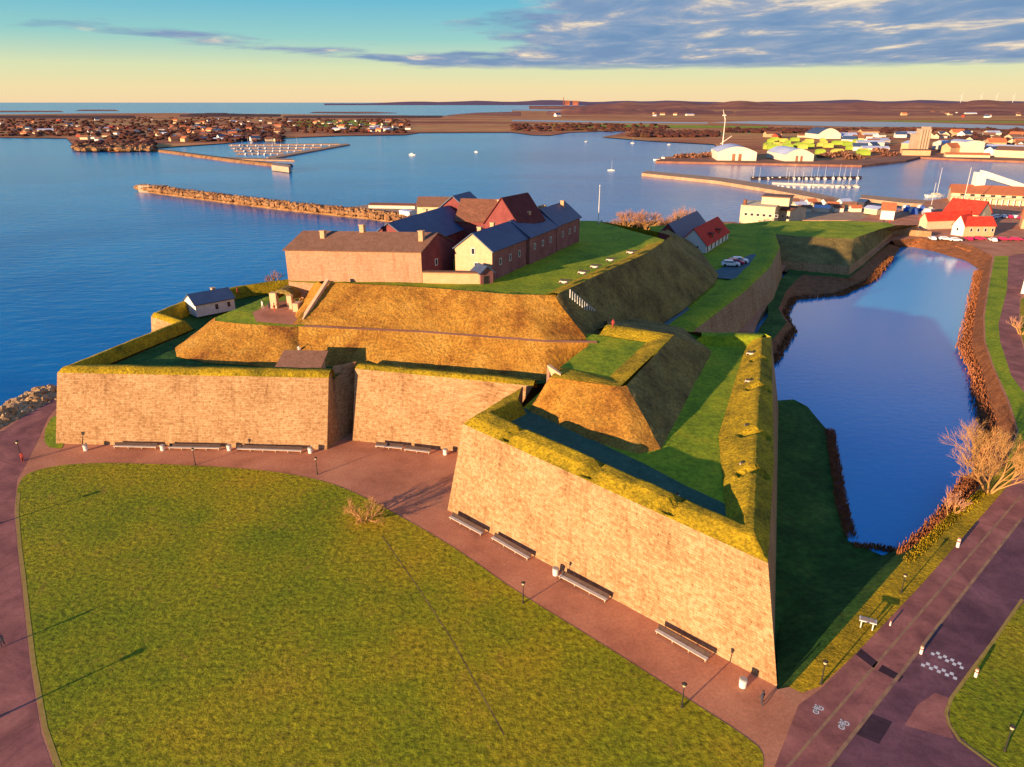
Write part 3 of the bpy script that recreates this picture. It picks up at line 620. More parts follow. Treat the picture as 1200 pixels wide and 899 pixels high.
# ============================================================ BUILDINGS
def house(name, label, cat, A, B, W, eh, rh, wm, rm, group=None, front='long', wins=(), chims=(), over=0.4, door=None, basez=0.0, wf='white', wsize=(0.9, 1.3), fm=None, skew=0.0):
    """A->B is the front base edge; W the depth to its left. front 'long': ridge along A->B; 'gable': gable faces the front."""
    A = Vector(A); B = Vector(B); t = (B - A); L = t.length; rz = math.atan2(t.y, t.x)
    rt_ = thing(name, A, label, cat, group, rz)
    lx, ly = (L, W)
    w_ = MB()
    if front == 'long':
        v = [(0, 0, -basez), (lx, 0, -basez), (lx, ly, -basez), (0, ly, -basez), (0, 0, eh), (lx, 0, eh), (lx, ly, eh), (0, ly, eh), (0, ly / 2, rh - .12), (lx, ly / 2, rh - .12)]
        f = [(0, 1, 5, 4), (2, 3, 7, 6), (1, 2, 6, 9, 5), (3, 0, 4, 8, 7)]
    else:
        v = [(0, 0, -basez), (lx, 0, -basez), (lx, ly, -basez), (0, ly, -basez), (0, 0, eh), (lx, 0, eh), (lx, ly, eh), (0, ly, eh), (lx / 2, 0, rh - .12), (lx / 2, ly, rh - .12)]
        f = [(0, 1, 5, 8, 4), (2, 3, 7, 9, 6), (1, 2, 6, 5), (3, 0, 4, 7)]
    w_.add(v, f)
    if fm: w_.mi[fm[0]] = 1
    wo = w_.build('wall', [wm, fm[1]] if fm else wm, rt_, local=True)
    me = wo.data; uvl = me.uv_layers.new(name='UVMap')
    for poly in me.polygons:
        n = poly.normal
        for li, vi in zip(poly.loop_indices, poly.vertices):
            c = me.vertices[vi].co; uvl.data[li].uv = ((c.x if abs(n.y) > abs(n.x) else c.y), c.z)
    r = MB(); th = 0.22
    def slab(p, q, s, t_):
        p, q, s, t_ = map(Vector, (p, q, s, t_)); n = (q - p).cross(s - p).normalized() * th
        if n.z < 0: n = -n
        r.add([p, q, s, t_, p + n, q + n, s + n, t_ + n], BF)
    if front == 'long':
        sl = (rh - eh) / (ly / 2); e = over
        slab((-e, -e, eh - e * sl), (lx + e, -e, eh - e * sl), (lx + e, ly / 2, rh), (-e, ly / 2, rh))
        slab((-e, ly / 2, rh), (lx + e, ly / 2, rh), (lx + e, ly + e, eh - e * sl), (-e, ly + e, eh - e * sl))
    else:
        sl = (rh - eh) / (lx / 2); e = over
        slab((-e, -e, eh - e * sl), (lx / 2, -e, rh), (lx / 2, ly + e, rh), (-e, ly + e, eh - e * sl))
        slab((lx / 2, -e, rh), (lx + e, -e, eh - e * sl), (lx + e, ly + e, eh - e * sl), (lx / 2, ly + e, rh))
    ro = r.build('roof', rm, rt_, local=True)
    for (x, y, h) in chims:
        base = (rh - (abs(y - ly / 2) * sl if front == 'long' else abs(x - lx / 2) * sl)) - 0.6
        c = MB().box(x, y, base, 0.95, 0.8, h + 0.6).box(x, y, base + h + 0.6, 1.15, 1.0, 0.18)
        c.build('chimney', 'plaster', ro, local=True)
    for (side, s, z) in wins:
        ww, hh = wsize
        fr = MB(); gl = MB()
        if side == 'f': c0 = Vector((s, -0.03, z)); ux = Vector((1, 0, 0)); ny = Vector((0, -1, 0))
        elif side == 'r': c0 = Vector((lx + .03, s, z)); ux = Vector((0, 1, 0)); ny = Vector((1, 0, 0))
        else: c0 = Vector((-.03, s, z)); ux = Vector((0, 1, 0)); ny = Vector((-1, 0, 0))
        def pl(mb, w2, h2, o1, o2):
            vs = [c0 + ux * a + Vector((0, 0, b)) + ny * o for o in (o1, o2) for a, b in ((-w2 / 2, -h2 / 2), (w2 / 2, -h2 / 2), (w2 / 2, h2 / 2), (-w2 / 2, h2 / 2))]
            mb.add(vs, BF)
        for a in (-1, 1):
            vs = []
            c = c0 + ux * a * ww / 2
            fr.add([c + ux * q + Vector((0, 0, b)) + ny * o for o in (0, .08) for q, b in ((-.07, -hh / 2), (.07, -hh / 2), (.07, hh / 2), (-.07, hh / 2))], BF)
        for b in (-1, 1):
            c = c0 + Vector((0, 0, b * (hh / 2 + .05)))
            fr.add([c + ux * q + Vector((0, 0, bb)) + ny * o for o in (0, .085) for q, bb in ((-ww / 2 - .07, -.07), (ww / 2 + .07, -.07), (ww / 2 + .07, .07), (-ww / 2 - .07, .07))], BF)
        fo = fr.build('window', wf, rt_, local=True)
        pl(gl, ww - .12, hh - .02, 0.0, 0.03); gl.build('pane', 'glass', fo, local=True)
    if door:
        s, h = door
        MB().box(s, -0.05, 0.0, 1.1, 0.1, h).build('door', 'dark', rt_, local=True)
    if skew:
        for ch in list(rt_.children) + [g for c_ in rt_.children for g in c_.children]:
            for v_ in ch.data.vertices: v_.co.x += v_.co.y * skew
    return rt_

PZ = 22.7
a1, b1 = at(338, 329, PZ), at(495, 332, PZ)
house('castle_range', 'long pale stone castle range with brown roof and blank front wall', 'castle building', a1, b1, 12.5, 6.9, 9.9, 'stone2', 'roof_grey', basez=4.0, fm=(2, 'brick_red'), skew=0.40,
      chims=[(6, 4.0, 1.6), (13.5, 6.2, 1.6), (28.5, 3.5, 2.2)], wins=[('r', 5.5, 3.6)], over=0.3)
c1_ = Vector((-4.4, 156.7, PZ)); g1 = Vector((-12.9, 160.8, PZ))
house('castle_wing', 'east castle wing with a sunlit cream gable and dark blue slate roof', 'castle building', g1, c1_, 18, 6.6, 10.1, 'brick_pink', 'roof_blue', fm=(0, 'plaster_gate'), front='gable', basez=2.5,
      wins=[('f', 4.7, 6.2), ('f', 5.4, 3.0), ('r', 4, 3.6), ('r', 9, 3.6), ('r', 14, 3.6)], chims=[(3.2, 6, 1.5), (3.4, 12, 1.5)])
d64 = Vector((math.cos(R(64.2)), math.sin(R(64.2)), 0)); dn = (c1_ - g1).normalized()
g2 = g1 + d64 * 18.9 - dn * 0.5; c2_ = c1_ + d64 * 18.9 + dn * 0.5
house('castle_wing', 'middle section of the weathered pink castle wing behind the cream gable', 'castle building', g2, c2_, 17, 6.7, 10.2, 'brick_pink', 'roof_blue', front='gable', basez=2.5,
      wins=[('r', 3, 4), ('r', 8, 4), ('r', 13, 4)], chims=[(4, 3, 1.6), (6, 9, 1.6)])
g3 = g1 + d64 * 37 - dn * .2; c3_ = c1_ + d64 * 37 + dn * .2
house('castle_wing', 'farthest end of the pink castle wing with a gabled blue roof near the flagpole', 'castle building', g3, c3_, 17, 6.9, 10.7, 'brick_pink', 'roof_blue', front='gable', basez=2.5,
      wins=[('r', 4, 4), ('r', 9, 4), ('r', 13, 4)], chims=[(3.2, 4, 1.6), (3.0, 7, 1.6), (6, 13, 1.6)])
dw = Vector((math.cos(R(69)), math.sin(R(69)), 0)); pw = Vector((dw.y, -dw.x, 0))
r1_ = Vector((-28.3, 165.2, PZ))
house('castle_wing', 'west castle wing with a broad dark blue roof behind the long front range', 'castle building', r1_ - pw * 7, r1_ + pw * 7, 31, 6.6, 11.3, 'brick_red', 'roof_blue', front='gable', basez=2, chims=[(5, 22, 1.5)])
house('castle_tower', 'steep blue roofed castle block rising behind the west wing', 'castle building', r1_ + dw * 32 - pw * 4.5, r1_ + dw * 32 + pw * 7, 10, 9.2, 13.8, 'brick_red', 'roof_blue', front='gable', basez=2, over=0.6)
h1 = Vector((-14.5, 187, PZ)); h2 = Vector((-1.5, 184.5, PZ))
house('castle_hall', 'castle hall with a sunlit rusty brown roof in the middle of the castle', 'castle building', h1, h2, 14, 8.6, 13.2, 'brick_red', 'roof_rust', front='long', basez=2, chims=[(11, 5, 1.5)])
k0 = Vector((-2.5, 179.5, PZ)); dk = Vector((math.cos(R(58)), math.sin(R(58)), 0)); pk = Vector((dk.y, -dk.x, 0))
house('castle_keep', 'tallest castle block with a steep dark red roof', 'castle building', k0 - pk * 5, k0 + pk * 5, 12, 9.0, 15.2, 'brick_red', 'roof_maroon', front='gable', basez=2, chims=[(3.4, 1.5, 1.2)])
house('castle_store', 'pale cream castle building at the back beside the sea', 'castle building', Vector((-29, 222, PZ)), Vector((-16.5, 221, PZ)), 8, 7.6, 9.8, 'cream', 'roof_grey', basez=3)
# low wall and shed in front of the castle court
a, b = at(495.5, 332.5, PZ), at(563, 334, PZ)
cwl = thing('courtyard_wall', a, 'low pale wall closing the castle court between the long range and the gable', 'wall', rz=math.atan2(b.y - a.y, b.x - a.x))
L = (b - a).length
MB().box(L / 2, 0.5, -1.5, L, 1.0, 4.0).build('wall_body', 'plaster', cwl, local=True)
MB().box(L / 2, 0.5, 2.5, L + .2, 1.7, 0.25).build('coping', 'roof_grey', cwl, local=True)
house('shed', 'little lean shed with a dark roof below the cream castle gable', 'shed', at(563.5, 334, PZ) + Vector((0, -.4, 0)), at(578, 332, PZ) + Vector((0, -.4, 0)), 3.6, 2.7, 3.9, 'brick_pink', 'roof_blue', front='gable', basez=1, door=(1.3, 1.9))
# tower foot and gate on the west side
gt = thing('castle_gate', at(332, 362, 17.3), 'pale castle gate with two white pillars and a dark arch', 'gate', rz=R(-10))
MB().box(-1.9, 0, 0, 1.5, 1.2, 3.6).build('pillar', 'plaster_gate', gt, local=True)
MB().box(1.9, 0, 0, 1.1, 1.2, 3.2).build('pillar', 'plaster_gate', gt, local=True)
MB().box(4.1, -1.2, 0, 1.2, 2.4, 2.0).build('side_wall', 'plaster_gate', gt, local=True)
vt = MB()
for i in range(8):
    t0, t1 = math.pi * i / 8, math.pi * (i + 1) / 8
    vt.add([(2.6 * math.cos(t), y, 2.2 + 2.1 * math.sin(t)) for y in (0.3, 6.5) for t in (t0, t1)], [(0, 1, 3, 2)])
    vt.add([(1.4 * math.cos(t), y, 2.0 + 1.4 * math.sin(t)) for y in (0.2, 6.5) for t in (t0, t1)], [(0, 2, 3, 1)])
    vt.add([(2.6 * math.cos(t0), .3, 2.2 + 2.1 * math.sin(t0)), (2.6 * math.cos(t1), .3, 2.2 + 2.1 * math.sin(t1)), (1.4 * math.cos(t1), .2, 2.0 + 1.4 * math.sin(t1)), (1.4 * math.cos(t0), .2, 2.0 + 1.4 * math.sin(t0))], [(0, 1, 2, 3)])
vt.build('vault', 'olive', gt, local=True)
# watch hut on the left bastion corner
hp = thing('guard_hut', at(352, 441, 12.2), 'squat hut with a brown lean-to roof on the corner of the left bastion', 'hut', rz=R(-3))
v = [(-4.2, -1.3, 0), (3.9, -1.3, 0), (3.9, 3.2, 0), (-4.2, 3.2, 0), (-4.2, -1.3, 1.3), (3.9, -1.3, 1.3), (3.9, 3.2, 3.4), (-4.2, 3.2, 3.4)]
MB().add(v, BF).build('wall', 'plaster', hp, local=True)
v = [(-4.6, -1.7, 1.25), (4.2, -1.7, 1.25), (4.6, 3.6, 3.7), (-3.9, 3.6, 3.7)]
MB().add(v + [(x, y, z + .2) for x, y, z in v], BF).build('roof', 'roof_grey', hp, local=True)
MB().box(-0.2, -1.5, 0.2, 1.5, .3, 1.2).build('hatch', 'white', hp, local=True)
MB().box(1.4, -1.5, 0.2, 1.2, .3, 1.15).build('opening', 'dark', hp, local=True)
# white house on the sea side
wa, wb_ = at(218.5, 366, 12.3), at(231, 372, 12.3)
house('cottage', 'small white cottage with a dark blue roof on the sea side of the left bastion', 'cottage', wa, wb_, 9.5, 3.0, 4.9, 'white', 'roof_blue', front='gable', chims=[(1.9, 6.5, 1.0)], over=0.3, wins=[('f', 1.8, 1.7), ('r', 5, 1.7), ('r', 8, 1.7)])
# red house and cars on the lower terrace
pa, pb, pc = at(813, 289, 9.1), at(827, 297, 9.1), at(853, 280, 9.1)
Lh = (pc - pb).length
rhouse = house('red_roofed_house', 'house with a bright red dormered roof and pale stone ground floor beside the car park', 'house', pb, pc, 10, 3.0, 8.2, 'white', 'roof_red', over=.5, wins=[('l', 3.2, 1.7), ('l', 6.8, 1.7)], wf='white')
for s in range(6): MB().box(1.8 + s * Lh / 6, -.04, .3, 1.2, .12, 1.9).build('window', 'glass', rhouse, local=True)
for s in (.3, .62):
    dm = MB().box(Lh * s, 1.9, 3.6, 2.4, 2.6, 1.9).build('dormer', 'red', rhouse, local=True)
    MB().box(Lh * s, .56, 4.1, 1.5, .1, 1.1).build('pane', 'glass', dm, local=True)
    MB().box(Lh * s, 1.8, 5.5, 2.9, 3.2, .2).build('dormer_roof', 'roof_maroon', dm, local=True)
dx_ = (pc - pb).normalized(); dy_ = Vector((-dx_.y, dx_.x, 0))
house('barrack', 'dark blue roofed barrack standing behind the house with the bright red roof', 'house', pb + dy_ * 10.6 + dx_ * 2, pc + dy_ * 10.6 + dx_ * 6, 9, 4.2, 9.0, 'brick_red', 'roof_blue', over=.5, chims=[(12, 4.5, 1.4)])

def make_car(paint):
    r = thing('car', (0, 0, 0), 'car', 'car')
    prof = [(-2.1, .35), (-2.15, .75), (-1.9, 1.0), (-1.45, 1.42), (.35, 1.46), (1.05, 1.0), (2.0, .85), (2.15, .6), (2.1, .35)]
    v = [(x, s * (.85 if z < 1.1 else .68), z) for s in (-1, 1) for x, z in prof]; n = len(prof)
    f = [tuple(range(n)), tuple(range(2 * n - 1, n - 1, -1))] + [(i, n + i, n + (i + 1) % n, (i + 1) % n) for i in range(n)]
    MB().add(v, f).build('body', paint, r, local=True)
    MB().add([(-1.4, s * .70, 1.36) for s in (-1, 1)] + [(-1.82, s * .78, 1.05) for s in (-1, 1)], [(0, 1, 3, 2)]).build('rear_window', 'glass', r, local=True).location = (-.02, 0, .02)
    MB().add([(.42, s * .68, 1.40) for s in (-1, 1)] + [(1.0, s * .76, 1.04) for s in (-1, 1)], [(0, 2, 3, 1)]).build('windscreen', 'glass', r, local=True).location = (.03, 0, .03)
    for s in (-1, 1):
        MB().add([(-1.4, s * .80, 1.3), (.3, s * .80, 1.32), (.85, s * .86, 1.03), (-1.6, s * .86, 1.03)], [(0, 1, 2, 3)]).build('side_window', 'glass', r, local=True)
        for x in (-1.35, 1.35): MB().tube((x, s * .72, .33), (x, s * .90, .33), .33, .33, 12).build('wheel', 'dark', r, local=True)
        MB().box(2.1, s * .6, .62, .1, .35, .14).build('headlight', 'white', r, local=True)
    return r
cw1 = make_car('car_white'); cr1 = make_car('car_red'); cw2 = copy_tree(cw1)
ca = at(856, 312, 9.28)
dirc = Vector((math.cos(R(50)), math.sin(R(50)), 0))
for i, (o, lb_) in enumerate(((cw1, 'white car parked nearest of the three beside the red house'), (cr1, 'magenta red car parked between two white cars'), (cw2, 'white car parked farthest along the row, beyond the magenta one'))):
    o.location = ca + dirc * 3.4 * i; o.rotation_euler = (0, 0, R(-12)); o.scale = (1.4, 1.4, 1.4); o['label'] = lb_; o['group'] = 'cars parked by the red house'

# flagpole
fp = thing('flagpole', at(701, 263, PZ), 'tall white flagpole on the castle lawn against the blue bay', 'flagpole')
MB().tube((0, 0, 0), (0, 0, 12.2), .16, .08, 8).build('pole', 'white', fp, local=True); MB().ball((0, 0, 12.3), .2).build('finial', 'white', fp, local=True); MB().tube((0, 0, -.1), (0, 0, .5), .4, .35, 8).build('base', 'concrete', fp, local=True)

# ============================================================ NEAR FURNITURE
def make_bench(n_seg, L):
    r = thing('bench', (0, 0, 0), 'bench', 'bench')
    MB().box(0, -.05, .38, L, .52, .09).build('seat', 'wood', r, local=True)
    b = MB(); v = [(-L / 2, .28, .42), (L / 2, .28, .42), (L / 2, .36, .42), (-L / 2, .36, .42), (-L / 2, .50, .95), (L / 2, .50, .95), (L / 2, .58, .93), (-L / 2, .58, .93)]
    b.add(v, BF).build('backrest', 'wood_dark', r, local=True)
    for i in range(n_seg + 1):
        x = -L / 2 + .2 + (L - .4) * i / n_seg
        MB().box(x, 0.08, 0, .12, .6, .38).build('leg', 'concrete', r, local=True)
    return r
bl = [((134, 525), (184, 526), 'white topped long bench, first from the sea corner of the left bastion wall'), ((198, 526.5), (258, 527.5), 'long bench in the middle of the left bastion wall'),
      ((278, 528), (354, 530.5), 'long bench near the dark recess at the foot of the left bastion wall'), ((440, 524.5), (472, 527.5), 'bench at the curtain wall, nearer to the dark recess'), ((474, 528.5), (504, 532), 'bench at the curtain wall, nearer to the big bastion'),
      ((528, 608), (565, 628), 'slatted bench by the left corner of the big bastion wall'), ((577, 632), (620, 657), 'bench second from the left corner along the big bastion wall'),
      ((656, 677), (711, 706), 'long bench beside the white bin halfway along the big bastion wall'), ((769, 741), (829, 776), 'bench closest to the road corner along the big bastion wall')]
bench_proto = {}
for (p, q, lab) in bl:
    P, Q = at(*p, .05), at(*q, .05); L = round((Q - P).length, 1)
    o = make_bench(max(2, int(L / 2.2)), L)
    o.location = (P + Q) / 2; o.rotation_euler = (0, 0, math.atan2((Q - P).y, (Q - P).x)); o['label'] = lab; o['group'] = 'benches along the fortress wall'
def make_bin():
    r = thing('litter_bin', (0, 0, 0), 'bin', 'bin')
    MB().tube((0, 0, .05), (0, 0, .95), .34, .38, 12).build('body', 'white', r, local=True, smooth=False); MB().tube((0, 0, .96), (0, 0, 1.06), .41, .30, 12).build('lid', 'steel', r, local=True); MB().tube((0, 0, 0), (0, 0, .05), .25, .25, 10).build('foot', 'dark', r, local=True)
    return r
bp = make_bin()
for i, (p, lab) in enumerate([((101, 528), 'white bin beside the sea end of the left bastion wall'), ((191, 528), 'white bin between the first two benches of the left bastion'), ((269, 528), 'white bin between the second and third bench of the left bastion'),
      ((364, 531), 'white bin next to the dark recess of the left bastion'), ((522, 533), 'white bin where curtain wall and big bastion meet'), ((651, 674), 'white bin halfway along the big bastion wall'), ((870, 805), 'white bin nearest the sharp corner of the big bastion')]):
    o = bp if i == 0 else copy_tree(bp)
    o.location = at(*p, .01); s = 1.15; o.scale = (s, s, s); o['label'] = lab; o['group'] = 'bins along the fortress wall'
def make_lamp(h=2.8):
    r = thing('street_lamp', (0, 0, 0), 'lamp', 'street lamp')
    MB().tube((0, 0, 0), (0, 0, h), .09, .05, 8).build('post', 'dark', r, local=True); MB().tube((0, 0, 0), (0, 0, .35), .14, .11, 8).build('foot', 'dark', r, local=True)
    MB().tube((0, 0, h), (0, 0, h + .10), .12, .20, 10).build('collar', 'dark', r, local=True); l = MB(); l.tube((0, 0, h + .42), (0, 0, h + .60), .30, .06, 10); l.build('lamp_cap', 'dark', r, local=True)
    MB().tube((0, 0, h + .10), (0, 0, h + .42), .17, .22, 10).build('globe', 'cream', r, local=True)
    return r
lp0 = make_lamp()
lamps = [((372, 556), 1.0, 'dark lamp post at the lawn edge in front of the dark recess'), ((229, 545), 1.0, 'dark lamp post at the lawn edge facing the left bastion'), ((613, 707), 1.0, 'dark lamp post at the lawn edge opposite the white bin'), ((799, 829), 1.0, 'dark lamp post at the lawn edge nearest the road corner'),
         ((962, 802), 1.0, 'lamp post on the grass verge nearest the bastion corner'), ((1056, 695), .9, 'lamp post on the verge beyond the white information board'), ((26, 540), 1.2, 'lamp post by the seaside road left of the bastion'),
         ((-12, 845), .8, 'added off-frame post shadowing the lawn, nearest the viewer'), ((-12, 617), .9, 'added off-frame post shadowing the lawn, closest to the sea rocks'),  # unseen stand-in posts added to throw long shadows over the lawn
         ((1177, 880), 1.0, 'lamp post on the grass inside the road bend')]
for i, (p, s, lab) in enumerate(lamps):
    o = lp0 if i == 0 else copy_tree(lp0)
    o.location = at(*p, .02); o.scale = (s, s, s) if p[0] > -5 else (1.9, 1.9, .75); o['label'] = lab; o['group'] = 'lamp posts beside the paths'
def make_bollard():
    r = thing('bollard', (0, 0, 0), 'bollard', 'bollard')
    MB().tube((0, 0, 0), (0, 0, .85), .14, .14, 10).build('post', 'white', r, local=True); MB().tube((0, 0, .85), (0, 0, 1.0), .16, .12, 10).build('cap', 'line', r, local=True); MB().tube((0, 0, .55), (0, 0, .68), .147, .147, 10).build('band', 'red', r, local=True)
    return r
bo = make_bollard()
for i, (p, s, lab) in enumerate([((1079, 766), 1.2, 'pale bollard left of the checkered road markings'), ((1143, 793), 1.2, 'pale bollard on the lawn edge right of the checkered markings'), ((1122, 641), 1.6, 'pale post on the verge casting a long shadow on the cycle path'), ((1043, 733), .7, 'tiny post at the edge of the cycle path beyond the board')]):
    o = bo if i == 0 else copy_tree(bo)
    o.location = at(*p, .02); o.scale = (s, s, s); o['label'] = lab; o['group'] = 'bollards beside the road'
sg = thing('information_board', at(1015, 737, .02), 'white information board on two legs on the grass verge', 'sign', rz=R(-25))
for s in (-1, 1): MB().box(s * .65, 0, 0, .12, .12, 1.3).build('leg', 'white', sg, local=True)
MB().add(boxv(0, 0, 1.25, 1.9, .9, .1), BF).build('panel', 'white', sg, local=True)
MB().box(0, 0, 1.36, 1.6, .66, .012).build('picture', 'concrete', sg, local=True)
# painted checks on the road
def quad_px(c, ux, uy, sx_, sy_, z):
    return [c + ux * a * sx_ / 2 + uy * b * sy_ / 2 + Vector((0, 0, z - c.z)) for a, b in ((-1, -1), (1, -1), (1, 1), (-1, 1))]
for (p, q, lab) in (((1092, 764), (1130, 782), 'upper row of white checks painted across the road'), ((1080, 777), (1122, 794), 'lower row of white checks painted across the road')):
    P, Q = at(*p, .02), at(*q, .02); ux = (Q - P).normalized(); uy = Vector((-ux.y, ux.x, 0)); L = (Q - P).length; k = 9; mbk = MB(); st = L / k
    for i in range(k):
        mbk.add(quad_px(P + ux * st * (i + .5) + uy * (.27 if i % 2 else -.27), ux, uy, st * .96, .5, .018), [(0, 1, 2, 3)])
    tag(mbk.build('road_marking', 'white'), lab, kind='structure')
for (p, lab) in (((959, 832), 'bicycle symbol painted on the outer lane'), ((989, 850), 'bicycle symbol painted on the inner lane')):
    c = at(*p, .02); mbk = MB(); ux = Vector((.82, .57, 0)); uy = Vector((-.57, .82, 0))
    def seg(a, b, w_=.07):
        a = c + ux * a[0] + uy * a[1]; b = c + ux * b[0] + uy * b[1]; d = (b - a).normalized(); n = Vector((-d.y, d.x, 0)) * w_
        mbk.add([Vector((q.x, q.y, .022)) for q in (a - n, b - n, b + n, a + n)], [(0, 1, 2, 3)])
    for cx_ in (-.42, .42):
        for i in range(10):
            t0, t1 = 2 * math.pi * i / 10, 2 * math.pi * (i + 1) / 10; seg((cx_ + .26 * math.cos(t0), .26 * math.sin(t0)), (cx_ + .26 * math.cos(t1), .26 * math.sin(t1)))
    for s_ in (((-.42, 0), (-.1, .45)), ((-.1, .45), (.3, .45)), ((.3, .45), (0, 0)), ((0, 0), (-.42, 0)), ((.42, 0), (.3, .55)), ((.3, .55), (.5, .6)), ((0, 0), (-.15, .55))): seg(*s_)
    tag(mbk.build('road_marking', 'white'), lab, kind='structure')
strip('lawn_trail', None, None, .2, 'olive', .036, 'faint trodden line across the lawn', pts=[(447, 628), (490, 690), (530, 752), (590, 862)])
strip('lawn_kerb', None, None, .35, 'kerb', .045, 'thin pale kerb round the corner lawn', pts=[(1200, 703), (1164, 755), (1135, 794), (1117, 819), (1111, 836), (1115, 850), (1127, 868), (1172, 901)][::-1])
strip('lawn_edge', None, None, .45, 'kerb', .045, 'worn yellowish edge of the lawn along the seaside road', pts=[(66, 901), (50, 855), (37, 780), (30, 720), (26, 680), (21, 640), (18, 600), (20, 578)][::-1])

# people
def make_person(coat):
    """one continuous body grown from a skeleton"""
    J = [(0, 0, .95, .15, .11), (0, 0, 1.2, .15, .11), (0, 0, 1.42, .17, .11), (0, 0, 1.53, .06, .06), (0, 0, 1.60, .075, .08), (0, 0, 1.74, .085, .095), (.11, 0, .88, .10, .10), (.12, .10, .48, .065, .065), (.12, .02, .08, .045, .045), (.12, .18, .04, .04, .035),
         (-.11, 0, .88, .10, .10), (-.12, -.06, .48, .065, .065), (-.12, -.24, .10, .045, .045), (-.12, -.10, .04, .04, .035), (.21, 0, 1.40, .06, .06), (.27, -.06, 1.13, .045, .045), (.27, .05, .88, .035, .03), (-.21, 0, 1.40, .06, .06), (-.27, .08, 1.13, .045, .045), (-.26, .2, .92, .035, .03)]
    E_ = [(0, 1), (1, 2), (2, 3), (3, 4), (4, 5), (0, 6), (6, 7), (7, 8), (8, 9), (0, 10), (10, 11), (11, 12), (12, 13), (2, 14), (14, 15), (15, 16), (2, 17), (17, 18), (18, 19)]
    r = thing('person', (0, 0, 0), 'person', 'person')
    me = bpy.data.meshes.new('body'); me.from_pydata([j[:3] for j in J], E_, []); o = link('body', me, coat, r)
    md = o.modifiers.new('skin', 'SKIN')
    for i, j in enumerate(J): me.skin_vertices[0].data[i].radius = (j[3], j[4])
    me.skin_vertices[0].data[0].use_root = True
    o.modifiers.new('sub', 'SUBSURF').levels = 1; o.modifiers['sub'].render_levels = 1
    MB().ball((0, -.015, 1.77), .125, (.9, 1.0, .85)).build('hair', 'hair', r, local=True)
    return r
pp = {k: make_person(k) for k in ('coat', 'coat2', 'coat3')}
used = set()
people = [((4, 758), .02, 'coat', 200, 'person walking on the seaside road at the left edge', 1.1), ((892, 826), .02, 'coat', 40, 'person in dark clothes near the sharp corner of the big bastion', 1.1), ((27, 541), .02, 'coat2', 20, 'person in red by the lamp post on the seaside road', 1.05),
          ((279, 346), 14.1, 'coat2', 90, 'person in red standing on the sea parapet right of the white cottage', 1.15), ((308, 362), 17.4, 'coat3', 150, 'pale dressed person nearest the castle gate', 1.1), ((316, 364), 17.4, 'coat', 20, 'dark dressed person beside the castle gate', 1.1),
          ((322, 366), 17.4, 'coat2', 80, 'person in red directly in front of the castle gate', 1.1), ((351, 416), 13.0, 'coat3', 10, 'pale figure standing above the brown roofed hut', 1.15), ((718, 385), 18.3, 'coat2', 10, 'person in red on the grassy rim of the earthwork', 1.1),
          ((933, 305), 0.5, 'coat3', 0, 'pale figure in the dark passage before the far bastion', 1.3), ((1035, 262), .1, 'coat', 0, 'dark dressed person on the harbour square', 1.3), ((1042, 263), .1, 'coat2', 0, 'person in red on the harbour square', 1.3)]
for p, z, k, rz, lab, s in people:
    o = copy_tree(pp[k]) if k in used else pp[k]; used.add(k)
    o.location = at(*p, z); o.rotation_euler = (0, 0, R(rz)); o.scale = (s, s, s); o['label'] = lab; o['group'] = 'people walking about the fortress'

# cannons on the upper crest and notched posts
def make_cannon():
    r = thing('cannon', (0, 0, 0), 'cannon', 'cannon')
    MB().tube((-1.0, 0, .8), (1.5, 0, 1.0), .24, .15, 10).build('barrel', 'dark', r, local=True)
    MB().box(-.3, 0, .25, 1.9, .7, .4, taper=.85).build('carriage', 'wood', r, local=True)
    for x in (-.9, .4):
        for s in (-1, 1): MB().tube((x, s * .36, .25), (x, s * .5, .25), .25, .25, 10).build('wheel', 'wood_dark', r, local=True)
    return r
cn = make_cannon()
cpos = [((672, 333), 'cannon'), ((693, 322), 'cannon'), ((707, 315), 'cannon'), ((725, 307), 'cannon'), ((748, 298), 'cannon')]
words = ['closest to the front corner', 'second from the front corner', 'third from the front corner', 'fourth from the front corner', 'farthest back']
for i, (p, _) in enumerate(cpos):
    o = cn if i == 0 else copy_tree(cn)
    o.location = at(*p, 24.2) + Vector((-1.8, 0, 0)); o.rotation_euler = (0, 0, R(-25)); o['label'] = 'cannon on the sunlit rampart crest, ' + words[i]; o['group'] = 'cannons on the upper rampart crest'
for i, (p, lab, rz) in enumerate([((603, 505), 'dark cannon in the front parapet of the big bastion, nearest its left corner', -133), ((698, 547), 'dark cannon in the middle of the big bastion front parapet', -133), ((793, 588), 'dark cannon in the front parapet of the big bastion, nearest the sharp corner', -133),
      ((883, 417), 'cannon at the far end of the yellow flank parapet', -18), ((882, 450), 'cannon second from the far end of the flank parapet', -18), ((882, 504), 'cannon third from the far end of the flank parapet', -18), ((878, 549), 'cannon of the flank parapet nearest the sharp corner', -18)]):
    o = copy_tree(cn); o.location = at(*p, 13.5) + Vector((-.3, .3, 0)); o.rotation_euler = (0, 0, R(rz)); o.scale = (.8, .8, .8); o['label'] = lab; o['group'] = 'cannons on the big bastion'
# white rail down the shaded slope
fr = thing('handrail', at(655, 343, 24), 'white posts of a handrail running down the shaded corner slope', 'railing')
ra, rb = at(668, 344, 24.6), at(706, 375, 16.2)
for i in range(15):
    p = ra.lerp(rb, i / 14); MB().tube(p + Vector((0, -.3, -.8)), p + Vector((0, -.3, .9)), .10, .10, 5).build('post', 'white', fr)
MB().tube(ra + Vector((0, -.3, .85)), rb + Vector((0, -.3, .85)), .045, .045, 5).build('rail', 'white', fr)

